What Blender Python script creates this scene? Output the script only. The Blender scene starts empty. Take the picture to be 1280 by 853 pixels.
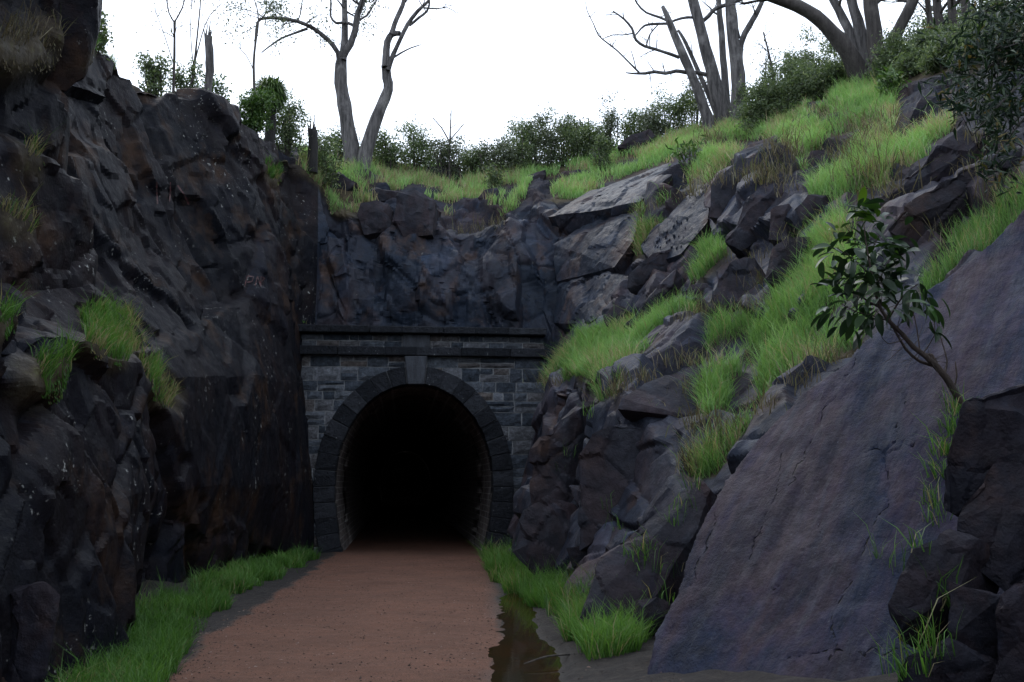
import bpy, bmesh, math, random
import numpy as np
from mathutils import Vector, Matrix
from mathutils.bvhtree import BVHTree
random.seed(11)
RNG = np.random.default_rng(11)
R = math.radians
S = bpy.context.scene
COL = S.collection

# ------------------------------------------------------------------ camera
FPX, CX, CY, PITCH, CAMZ = 1307.0, 640.0, 426.5, R(7.78), 1.70
cam_d = bpy.data.cameras.new('camera'); cam = bpy.data.objects.new('camera', cam_d); COL.objects.link(cam)
cam.location = (0, 0, CAMZ); cam.rotation_euler = (R(90) + PITCH, 0, 0)
cam_d.sensor_width = 36; cam_d.lens = FPX * 36 / 1280; cam_d.clip_start = 0.05; cam_d.clip_end = 2000
S.camera = cam

# ------------------------------------------------------------------ sky and sun: bright overcast
SUN_EL, SUN_AZ = R(48), R(-28)          # azimuth measured from +Y (ahead) towards +X
W = bpy.data.worlds.new('World'); S.world = W; W.use_nodes = True
wn, wl = W.node_tree.nodes, W.node_tree.links; wn.clear()
wo = wn.new('ShaderNodeOutputWorld'); bg = wn.new('ShaderNodeBackground')
sk = wn.new('ShaderNodeTexSky'); sk.sky_type = 'NISHITA'; sk.sun_disc = False
sk.sun_elevation = SUN_EL; sk.sun_rotation = SUN_AZ; sk.dust_density = 2.0; sk.air_density = 1.0
tcw = wn.new('ShaderNodeTexCoord'); nz = wn.new('ShaderNodeTexNoise')
nz.inputs['Scale'].default_value = 2.2; nz.inputs['Detail'].default_value = 5
wl.new(tcw.outputs['Generated'], nz.inputs['Vector'])
rp = wn.new('ShaderNodeMapRange'); rp.inputs[1].default_value = .3; rp.inputs[2].default_value = .62
rp.inputs[3].default_value = .42; rp.inputs[4].default_value = 1.0
wl.new(nz.outputs['Fac'], rp.inputs[0])
mx = wn.new('ShaderNodeMix'); mx.data_type = 'RGBA'
mx.inputs[7].default_value = (10.2, 11.2, 12.9, 1)        # the cloud layer
wl.new(rp.outputs[0], mx.inputs[0]); wl.new(sk.outputs[0], mx.inputs[6])
wl.new(mx.outputs[2], bg.inputs['Color']); bg.inputs['Strength'].default_value = 0.10
wl.new(bg.outputs[0], wo.inputs[0])
sd = bpy.data.lights.new('sun', 'SUN'); sd.energy = 0.6; sd.angle = R(25); sd.color = (1, .97, .93)
sun = bpy.data.objects.new('sun', sd); COL.objects.link(sun)
sdir = Vector((math.sin(SUN_AZ) * math.cos(SUN_EL), math.cos(SUN_AZ) * math.cos(SUN_EL), math.sin(SUN_EL)))
sun.rotation_euler = sdir.to_track_quat('Z', 'Y').to_euler()
S.view_settings.view_transform = 'Standard'; S.view_settings.look = 'None'
S.view_settings.exposure = 0.92; S.view_settings.gamma = 1.0; S.view_settings.use_curve_mapping = False
try: S.cycles.max_bounces = 6; S.cycles.transparent_max_bounces = 8
except Exception: pass

# ------------------------------------------------------------------ helpers: survey of the photograph
cP, sP = math.cos(PITCH), math.sin(PITCH)
def ray(px, py):
    a, b = px - CX, CY - py
    return Vector((a, FPX * cP - b * sP, FPX * sP + b * cP))
def at(px, py, Y):
    d = ray(px, py); t = Y / d.y
    return Vector((d.x * t, Y, CAMZ + d.z * t))
def ground_at(px, py, z=0.0):
    d = ray(px, py); t = (z - CAMZ) / d.z
    return Vector((d.x * t, d.y * t, z))
def proj(P):
    x, y, z = P[..., 0], P[..., 1], P[..., 2] - CAMZ
    d = np.maximum(y * cP + z * sP, .05); u = -y * sP + z * cP
    return CX + FPX * x / d, CY - FPX * u / d
def in_poly(px, py, poly):
    ins = np.zeros(px.shape, bool); n = len(poly)
    for i in range(n):
        x0, y0 = poly[i]; x1, y1 = poly[(i + 1) % n]
        if y0 == y1: continue
        c = ((y0 > py) != (y1 > py)) & (px < (x1 - x0) * (py - y0) / (y1 - y0) + x0)
        ins ^= c
    return ins

# ------------------------------------------------------------------ helpers: noise
def hsh(ix, iy, iz, s):
    with np.errstate(over='ignore'):
        h = (ix.astype(np.uint32) * np.uint32(374761393) + iy.astype(np.uint32) * np.uint32(668265263)
             + iz.astype(np.uint32) * np.uint32(2246822519) + np.uint32((s * 3266489917) & 0xffffffff))
        h ^= h >> np.uint32(15); h *= np.uint32(2246822519); h ^= h >> np.uint32(13)
        h *= np.uint32(3266489917); h ^= h >> np.uint32(16)
    return h.astype(np.float64) / 4294967296.0
def vnoise(P, sc, s=0):
    q = P * sc; i = np.floor(q).astype(np.int64); f = q - i; f = f * f * (3 - 2 * f)
    out = 0
    for dx in (0, 1):
        wx = f[:, 0] if dx else 1 - f[:, 0]
        for dy in (0, 1):
            wy = f[:, 1] if dy else 1 - f[:, 1]
            for dz in (0, 1):
                wz = f[:, 2] if dz else 1 - f[:, 2]
                out = out + wx * wy * wz * hsh(i[:, 0] + dx, i[:, 1] + dy, i[:, 2] + dz, s)
    return out * 2 - 1
def fbm(P, sc, o=4, s=0):
    r = 0; a = 1; t = 0
    for k in range(o):
        r = r + a * vnoise(P, sc * 2 ** k, s + 17 * k); t += a; a *= .5
    return r / t
JOINTS = np.array([(1.1, 0, .1), (-.9, .1, -.2), (.1, 1.0, -.2), (0, -.2, 1.0), (.1, .1, -.9), (.6, -.6, .2), (0, 0, 0), (0, 0, .1)])
def facets(P, size, M, s, tilt=.5, warp=.10, bw=.045, bk=0.0):
    """broken-rock relief: each joint block is a tilted plane with its own offset. returns offset, edge distance, block id"""
    w = np.stack([vnoise(P, 1.6 / max(size), s + 90 + k) for k in range(3)], 1) * warp
    q = (P @ M) / np.array(size) + w
    c = np.floor(q).astype(np.int64)
    b1 = np.full(len(P), 9e9); b2 = b1.copy(); ident = np.zeros(len(P)); dl = np.zeros((len(P), 3)); ident2 = ident.copy(); dl2 = dl.copy()
    for dx in (-1, 0, 1):
        for dy in (-1, 0, 1):
            for dz in (-1, 0, 1):
                ix, iy, iz = c[:, 0] + dx, c[:, 1] + dy, c[:, 2] + dz
                D = np.stack([ix + .1 + .8 * hsh(ix, iy, iz, s), iy + .1 + .8 * hsh(ix, iy, iz, s + 1), iz + .1 + .8 * hsh(ix, iy, iz, s + 2)], 1)
                D = q - D; d2 = (D * D).sum(1)
                m = d2 < b1; m2 = (d2 < b2) & ~m; hid = hsh(ix, iy, iz, s + 3)
                b2 = np.where(m, b1, np.minimum(b2, d2)); b1 = np.where(m, d2, b1)
                ident2 = np.where(m, ident, np.where(m2, hid, ident2)); dl2 = np.where(m[:, None], dl, np.where(m2[:, None], D, dl2))
                ident = np.where(m, hid, ident); dl = np.where(m[:, None], D, dl)
    def lay(idn, d_):
        r = (idn * 7919.0) % 1.0; r2 = (idn * 104729.0) % 1.0; r3 = (idn * 15485.0) % 1.0
        js = JOINTS[(r2 * len(JOINTS)).astype(int) % len(JOINTS)] + .22 * np.stack([r3 - .5, (r3 * 13) % 1 - .5, (r3 * 31) % 1 - .5], 1)
        return (r - .5) + tilt * (js * d_).sum(1)
    e = np.sqrt(b2) - np.sqrt(b1); u = np.clip(e / (np.maximum(bw, bk * P[:, 1]) * 2 / np.mean(size)), 0, 1); u = .5 + .5 * u
    off = lay(ident, dl) * u + lay(ident2, dl2) * (1 - u)
    return off, np.sqrt(b2) - np.sqrt(b1), ident
def rotm(ax, ay, az):
    return np.array(Matrix.Rotation(R(az), 3, 'Z') @ Matrix.Rotation(R(ay), 3, 'Y') @ Matrix.Rotation(R(ax), 3, 'X'))

# ------------------------------------------------------------------ helpers: objects
def link(name, me, parent=None, loc=None):
    o = bpy.data.objects.new(name, me); COL.objects.link(o)
    if loc is not None: o.location = loc
    if parent is not None: o.parent = parent
    return o
def tag(o, label=None, cat=None, group=None, kind=None):
    for k, v in (('label', label), ('category', cat), ('group', group), ('kind', kind)):
        if v: o[k] = v
    return o
def empty(name, loc, label, cat, group=None):
    o = link(name, None, None, loc); o.empty_display_size = .2
    return tag(o, label, cat, group)
def npmesh(name, V, F, mat, attrs=None, smooth=True, sharp=0):
    """V (n,3), F (m,k) with k 3 or 4"""
    V = np.asarray(V, np.float32); F = np.asarray(F, np.int32); k = F.shape[1]
    me = bpy.data.meshes.new(name)
    me.vertices.add(len(V)); me.vertices.foreach_set('co', V.ravel())
    me.loops.add(F.size); me.loops.foreach_set('vertex_index', F.ravel())
    me.polygons.add(len(F)); me.polygons.foreach_set('loop_start', np.arange(0, F.size, k, dtype=np.int32))
    me.polygons.foreach_set('use_smooth', np.full(len(F), smooth))
    me.update(calc_edges=True)
    for a, v in (attrs or {}).items():
        me.attributes.new(a, 'FLOAT', 'POINT').data.foreach_set('value', np.asarray(v, np.float32))
    if sharp: me.set_sharp_from_angle(angle=R(sharp))
    if mat: me.materials.append(mat)
    return me
def bmmesh(name, bm, mat, smooth=False):
    me = bpy.data.meshes.new(name); bmesh.ops.recalc_face_normals(bm, faces=bm.faces)
    bm.to_mesh(me); bm.free()
    if smooth: me.polygons.foreach_set('use_smooth', [True] * len(me.polygons))
    me.materials.append(mat); return me

# ------------------------------------------------------------------ materials
class NT:
    def __init__(s, name):
        s.m = bpy.data.materials.new(name); s.m.use_nodes = True
        s.n = s.m.node_tree.nodes; s.l = s.m.node_tree.links; s.n.clear()
        s.out = s.n.new('ShaderNodeOutputMaterial'); s.b = s.n.new('ShaderNodeBsdfPrincipled')
        s.l.new(s.b.outputs[0], s.out.inputs[0]); s.tc = s.n.new('ShaderNodeTexCoord')
    def put(s, sock, v):
        if hasattr(v, 'node'): s.l.new(v, sock)
        else: sock.default_value = (tuple(v) + (1,)) if isinstance(v, tuple) and len(v) == 3 and sock.type == 'RGBA' else v
    def coord(s, scale=(1, 1, 1), rot=(0, 0, 0)):
        m = s.n.new('ShaderNodeMapping'); m.inputs['Scale'].default_value = scale; m.inputs['Rotation'].default_value = rot
        s.l.new(s.tc.outputs['Object'], m.inputs['Vector']); return m.outputs[0]
    def noise(s, sc, det=4, rough=.55, vec=None, dist=0):
        n = s.n.new('ShaderNodeTexNoise'); n.inputs['Scale'].default_value = sc; n.inputs['Detail'].default_value = det
        n.inputs['Roughness'].default_value = rough; n.inputs['Distortion'].default_value = dist
        s.l.new(vec or s.tc.outputs['Object'], n.inputs['Vector']); return n.outputs['Fac']
    def vor(s, sc, feat='F1', vec=None, out='Distance'):
        n = s.n.new('ShaderNodeTexVoronoi'); n.feature = feat; n.inputs['Scale'].default_value = sc
        s.l.new(vec or s.tc.outputs['Object'], n.inputs['Vector']); return n.outputs[out]
    def rng(s, v, a, b, c=0., d=1.):
        n = s.n.new('ShaderNodeMapRange'); n.clamp = True
        for i, x in enumerate((a, b, c, d)): n.inputs[i + 1].default_value = x
        s.put(n.inputs[0], v); return n.outputs[0]
    def mix(s, f, a, b, mode='MIX'):
        n = s.n.new('ShaderNodeMix'); n.data_type = 'RGBA'; n.blend_type = mode
        s.put(n.inputs[0], f); s.put(n.inputs[6], a); s.put(n.inputs[7], b); return n.outputs[2]
    def math(s, op, a, b=0.):
        n = s.n.new('ShaderNodeMath'); n.operation = op; s.put(n.inputs[0], a); s.put(n.inputs[1], b); return n.outputs[0]
    def ramp(s, v, stops):
        n = s.n.new('ShaderNodeValToRGB'); e = n.color_ramp.elements
        while len(e) < len(stops): e.new(.5)
        for k, (p, c) in enumerate(stops): e[k].position = p; e[k].color = tuple(c) + (1,)
        s.put(n.inputs[0], v); return n.outputs[0]
    def attr(s, name):
        n = s.n.new('ShaderNodeAttribute'); n.attribute_name = name; return n.outputs['Fac']
    def rnd(s):
        return s.n.new('ShaderNodeObjectInfo').outputs['Random']
    def bump(s, h, strength=.5, dist=.05, nrm=None):
        n = s.n.new('ShaderNodeBump'); n.inputs['Strength'].default_value = strength; n.inputs['Distance'].default_value = dist
        s.put(n.inputs['Height'], h)
        if nrm: s.l.new(nrm, n.inputs['Normal'])
        return n.outputs[0]
    def done(s, col, rough=.7, nrm=None, spec=.4):
        s.put(s.b.inputs['Base Color'], col); s.put(s.b.inputs['Roughness'], rough)
        s.b.inputs['Specular IOR Level'].default_value = spec
        if nrm: s.l.new(nrm, s.b.inputs['Normal'])
        return s.m

def rock_mat(name, stops, lichen=.5, rust=.3, streak=.4, rough=.62, val=1.0, smat=True, grain=(1, 1, 1), grot=(0, 0, 0), bmp=.5, spc=.085, stcol=(.060, .070, .088)):
    t = NT(name)
    g = t.coord(grain, grot)
    base = t.ramp(t.noise(.55, 5, .6, g, .4), stops)
    fct = t.attr('facet')
    base = t.mix(.8, base, t.ramp(fct, [(0, (.38, .42, .5)), (.3, (.8, .85, 1.0)), (.5, (1.0, .95, 1.0)), (.66, (1.35, 1.0, .95)), (.85, (1.3, 1.4, 1.65)), (1, (1.9, 2.1, 2.4))]), 'MULTIPLY')
    base = t.mix(t.math('MULTIPLY', t.rng(t.noise(.9, 5, .65, g), .53, .68), rust), base, (.120, .066, .036))
    st = t.noise(1.0, 6, .6, t.coord((3.2, 3.2, .28)))
    base = t.mix(t.math('MULTIPLY', t.rng(st, .5, .75), streak), base, stcol)
    mott = t.noise(7, 5, .7)
    base = t.mix(1., base, t.ramp(mott, [(.25, (.55, .55, .55)), (.5, (1, 1, 1)), (.8, (1.6, 1.6, 1.6))]), 'MULTIPLY')
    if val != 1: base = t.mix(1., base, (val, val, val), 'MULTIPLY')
    if lichen:
        lm = t.math('MULTIPLY', t.rng(t.noise(10, 3, .7), .63, .69), t.rng(t.noise(.8, 3, .5, None, 0), .56 - .12 * (lichen - .5), .61))
        lm2 = t.rng(t.noise(26, 2, .6), .72, .75, 0, .8)
        base = t.mix(t.math('MULTIPLY', t.math('MAXIMUM', lm, t.math('MULTIPLY', lm2, t.rng(t.noise(1.1, 3), .54, .60))), min(1, lichen * 1.3)), base, (.24, .245, .235))
    if smat:
        so = t.attr('soil')
        soil = t.ramp(t.noise(5, 6, .7), [(.3, (.02, .017, .011)), (.55, (.05, .04, .025)), (.75, (.075, .075, .03))])
        base = t.mix(so, base, soil)
    h = t.math('ADD', t.noise(4, 7, .62, g), t.math('MULTIPLY', t.noise(38, 2, .6), .10))
    return t.done(base, t.rng(mott, .3, .7, rough - .16, rough + .14), t.bump(h, bmp, .10), spc)

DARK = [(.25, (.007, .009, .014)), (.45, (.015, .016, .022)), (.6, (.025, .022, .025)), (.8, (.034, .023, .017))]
MID = [(.25, (.013, .018, .028)), (.42, (.028, .034, .047)), (.58, (.040, .039, .048)), (.8, (.044, .032, .033))]
BLUE = [(.25, (.013, .020, .031)), (.45, (.028, .038, .054)), (.6, (.038, .040, .050)), (.8, (.060, .042, .032))]
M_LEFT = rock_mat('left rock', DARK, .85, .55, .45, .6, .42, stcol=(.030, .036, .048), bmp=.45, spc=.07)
M_BACK = rock_mat('back rock', BLUE, .25, .5, .5, .5, .68)
M_RIGHT = rock_mat('right rock', MID, .3, .35, .5, .6, .85, True, (1, 1, .6), (0, R(35), 0))
M_BOULDER = rock_mat('boulder rock', [(.25, (.020, .025, .034)), (.5, (.038, .038, .046)), (.72, (.054, .037, .038))], .3, .4, .55, .62, .66, False)
M_NEAR = rock_mat('near dark rock', DARK, .5, .35, .4, .6, .85, False, stcol=(.03, .034, .046))
t = NT('slab rock')
def suv(a, b):
    n = t.n.new('ShaderNodeCombineXYZ'); t.put(n.inputs[0], t.math('MULTIPLY', t.attr('su'), a)); t.put(n.inputs[1], t.math('MULTIPLY', t.attr('sv'), b)); return n.outputs[0]
c = t.ramp(t.noise(1.0, 6, .6, suv(1.3, .45), .6), [(.32, (.008, .013, .026)), (.42, (.022, .028, .050)), (.5, (.052, .038, .058)), (.58, (.070, .042, .048)), (.68, (.022, .026, .044))])
c = t.mix(t.rng(t.noise(1.0, 6, .65, suv(5.5, .7)), .52, .68, 0, .55), c, (.100, .096, .102))
c = t.mix(t.rng(t.noise(1.0, 5, .6, suv(.9, .45)), .55, .68, 0, .5), c, (.115, .082, .068))
c = t.mix(t.rng(t.noise(1.0, 5, .6, suv(1.7, .35)), .50, .66, 0, .6), c, (.014, .018, .028))
c = t.mix(1., c, t.ramp(t.noise(9, 6, .75), [(.25, (.5, .5, .5)), (.5, (1, 1, 1)), (.8, (1.7, 1.7, 1.7))]), 'MULTIPLY')
c = t.mix(t.math('MULTIPLY', t.rng(t.noise(30, 3, .7), .66, .72), t.rng(t.noise(1.2, 3), .48, .6, 0, .7)), c, (.20, .19, .20))
c = t.mix(1., c, (.42, .50, .62), 'MULTIPLY')
ck = t.rng(t.math('ADD', t.attr('crk'), t.math('MULTIPLY', t.rng(t.noise(2.6, 4), .42, .62), .016)), .003, .012)
c = t.mix(ck, (.006, .006, .007), c)
M_SLAB = t.done(c, t.rng(t.noise(5, 4), .3, .7, .5, .7), t.bump(t.math('ADD', t.math('ADD', t.noise(1.0, 7, .65, suv(9, 2.5)), t.math('MULTIPLY', t.noise(22, 5, .7), .6)), t.math('MULTIPLY', ck, .8)), .6, .05), .07)
M_HILL = rock_mat('hillside', MID, .2, .3, .2, .8, .6)

t = NT('masonry stone'); r = t.rnd()
c = t.ramp(r, [(0, (.026, .034, .046)), (.3, (.05, .060, .076)), (.6, (.080, .092, .110)), (.85, (.080, .070, .066)), (1, (.125, .14, .165))])
c = t.mix(1., c, t.ramp(t.noise(9, 8, .7), [(.25, (.40, .40, .40)), (.5, (1.15, 1.15, 1.15)), (.8, (2.6, 2.6, 2.6))]), 'MULTIPLY')
c = t.mix(t.rng(t.noise(2.2, 6, .7), .58, .7, 0, .6), c, (.12, .13, .145))
M_STONE = t.done(c, .85, t.bump(t.math('ADD', t.noise(7, 8, .7), t.noise(22, 5, .7)), 1.0, .07), .2)
t = NT('dressed stone'); r = t.rnd()
c = t.ramp(r, [(0, (.008, .010, .014)), (.5, (.014, .016, .021)), (1, (.026, .029, .036))])
c = t.mix(1., c, t.ramp(t.noise(7, 8, .7), [(.25, (.5, .5, .5)), (.5, (1, 1, 1)), (.8, (1.9, 1.9, 1.9))]), 'MULTIPLY')
c = t.mix(t.rng(t.noise(14, 4, .6), .68, .72, 0, .7), c, (.26, .27, .27))
M_DRESS = t.done(c, .85, t.bump(t.math('ADD', t.noise(5, 8, .7), t.noise(16, 6, .7)), 1.0, .07), .2)
t = NT('pale stained stone')
c = t.mix(t.rng(t.noise(3, 7, .7, t.coord((2, 2, .5))), .35, .65), (.012, .014, .019), (.042, .048, .060))
M_PALE = t.done(c, .8, t.bump(t.noise(14, 8, .7), .6, .04))
t = NT('lime mortar')
c = t.ramp(t.noise(3, 7, .7), [(.3, (.10, .108, .115)), (.55, (.20, .21, .22)), (.75, (.30, .31, .32))])
M_MORTAR = t.done(c, .9, t.bump(t.noise(40, 4), .5, .02))
t = NT('tunnel brick')
br = t.n.new('ShaderNodeTexBrick'); br.inputs['Scale'].default_value = 1.0
br.inputs['Brick Width'].default_value = .45; br.inputs['Row Height'].default_value = .16; br.inputs['Mortar Size'].default_value = .012
for k, v in (('Color1', (.11, .09, .08, 1)), ('Color2', (.06, .05, .05, 1)), ('Mortar', (.22, .21, .20, 1))): br.inputs[k].default_value = v
t.l.new(t.coord((1, 1, 1), (0, R(90), R(90))), br.inputs['Vector'])
c = t.mix(t.rng(t.noise(2.5, 6, .7, t.coord((2, 2, .4))), .52, .66), br.outputs['Color'], (.25, .23, .22))
M_BRICK = t.done(c, .85, t.bump(t.noise(14, 6), .7, .04))

t = NT('red gravel')
n1 = t.noise(.9, 5, .6); n2 = t.noise(38, 6, .75); n3 = t.noise(130, 3, .6); n4 = t.noise(6, 6, .7)
n2 = t.noise(55, 4, .85)
c = t.ramp(n2, [(.30, (.040, .022, .016)), (.45, (.120, .063, .044)), (.56, (.150, .082, .060)), (.70, (.23, .145, .112))])
c = t.mix(1., c, t.ramp(n1, [(.3, (.72, .70, .68)), (.55, (1, 1, 1)), (.75, (1.15, 1.12, 1.1))]), 'MULTIPLY')
c = t.mix(t.rng(n4, .52, .66, 0, .5), c, (.19, .115, .09))
c = t.mix(t.rng(n3, .62, .68, 0, .7), c, (.03, .022, .02))
c = t.mix(t.rng(t.noise(11, 6, .9), .50, .64, 0, .5), c, (.060, .036, .028))
c = t.mix(1., c, (.88, .70, .57), 'MULTIPLY')
c = t.mix(t.rng(t.math('ADD', t.attr('edge'), t.math('MULTIPLY', t.noise(7, 6, .75), 1.0)), .75, 1.25, 0, .85), c, (.038, .027, .022))
wet = t.attr('wet')
c = t.mix(wet, c, t.mix(1., c, (.28, .27, .28), 'MULTIPLY'))
M_PATH = t.done(c, t.rng(wet, 0, 1, .9, .38), t.bump(t.math('ADD', n2, t.math('MULTIPLY', n3, .6)), .8, .025))
t = NT('dark verge soil')
c = t.ramp(t.noise(9, 8, .75), [(.32, (.004, .003, .003)), (.5, (.012, .009, .008)), (.66, (.034, .027, .022))])
wet = t.attr('wet'); c = t.mix(wet, c, t.mix(1., c, (.4, .38, .38), 'MULTIPLY'))
M_SOIL = t.done(c, t.rng(wet, 0, 1, .9, .5), t.bump(t.noise(30, 8, .75), .9, .04))
t = NT('puddle water')
c = t.ramp(t.noise(2.2, 4), [(.35, (.035, .018, .006)), (.6, (.022, .017, .006))])
t.done(c, .04, t.bump(t.noise(7, 3), .04, .02), .5); t.b.inputs['Transmission Weight'].default_value = .25; t.b.inputs['IOR'].default_value = 1.33
M_WATER = t.m

def leaf_mat(name, stops, trans=.35, rough=.5):
    t = NT(name); c = t.ramp(t.attr('tint'), stops)
    t.done(c, rough, None, .35)
    tr = t.n.new('ShaderNodeBsdfTranslucent'); t.put(tr.inputs[0], t.mix(1., c, (1.25, 1.3, .7), 'MULTIPLY'))
    ms = t.n.new('ShaderNodeMixShader'); ms.inputs[0].default_value = trans
    t.l.new(t.b.outputs[0], ms.inputs[1]); t.l.new(tr.outputs[0], ms.inputs[2]); t.l.new(ms.outputs[0], t.out.inputs[0])
    return t.m
M_GRASS = leaf_mat('grass', [(0, (.050, .11, .034)), (.3, (.12, .24, .072)), (.6, (.215, .38, .13)), (.86, (.34, .49, .20)), (.9, (.25, .20, .115)), (1, (.42, .36, .25))], .35, .6)
M_VERGE = leaf_mat('verge grass', [(0, (.024, .065, .012)), (.45, (.058, .145, .024)), (.86, (.125, .25, .055)), (.9, (.18, .155, .08)), (1, (.28, .24, .14))], .38, .55)
M_DRY = leaf_mat('dry grass', [(0, (.06, .05, .03)), (.5, (.13, .105, .065)), (.8, (.075, .10, .035)), (1, (.22, .19, .13))], .25, .7)
M_BUSH = leaf_mat('bush leaf', [(0, (.028, .048, .024)), (.5, (.080, .115, .058)), (.85, (.16, .205, .11)), (1, (.27, .30, .18))], .4)
M_BUSHG = leaf_mat('bright bush leaf', [(0, (.016, .042, .010)), (.5, (.045, .095, .022)), (1, (.11, .17, .04))], .3)
M_GUM = leaf_mat('gum leaf', [(0, (.030, .042, .028)), (.5, (.078, .098, .064)), (1, (.16, .18, .12))], .3)
M_SAP = leaf_mat('broad glossy leaf', [(0, (.008, .020, .010)), (.55, (.020, .045, .018)), (.85, (.035, .085, .014)), (1, (.10, .19, .02))], .2, .45)
M_OVER = leaf_mat('overhanging leaf', [(0, (.006, .014, .009)), (.5, (.014, .032, .018)), (.8, (.028, .052, .018)), (1, (.12, .085, .02))], .2, .6)
def bark(name, lo, hi, band=(.3, .3, .3)):
    t = NT(name)
    n = t.noise(2.0, 7, .7, t.coord((5, 5, .7)))
    c = t.mix(t.rng(n, .35, .65), lo, hi)
    c = t.mix(t.rng(t.noise(1.1, 4, .6), .55, .68, 0, .7), c, band)
    return t.done(c, .85, t.bump(t.noise(5, 8, .7, t.coord((6, 6, .8))), .8, .06))
M_BARK = bark('grey gum bark', (.020, .019, .020), (.14, .132, .13), (.25, .24, .235))
M_BARKD = bark('dark bark', (.022, .019, .018), (.070, .062, .058), (.10, .09, .085))
M_TWIG = bark('twig bark', (.03, .026, .024), (.085, .075, .068), (.07, .06, .05))
M_CHAR = bark('charred wood', (.006, .006, .006), (.02, .018, .018), (.03, .028, .025))
M_STEM = bark('sapling bark', (.03, .022, .018), (.075, .055, .045), (.06, .045, .04))
t = NT('faded red spray paint'); M_RED = t.done(t.mix(t.rng(t.noise(20, 4), .4, .6), (.055, .009, .010), (.02, .008, .009)), .7)

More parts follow.
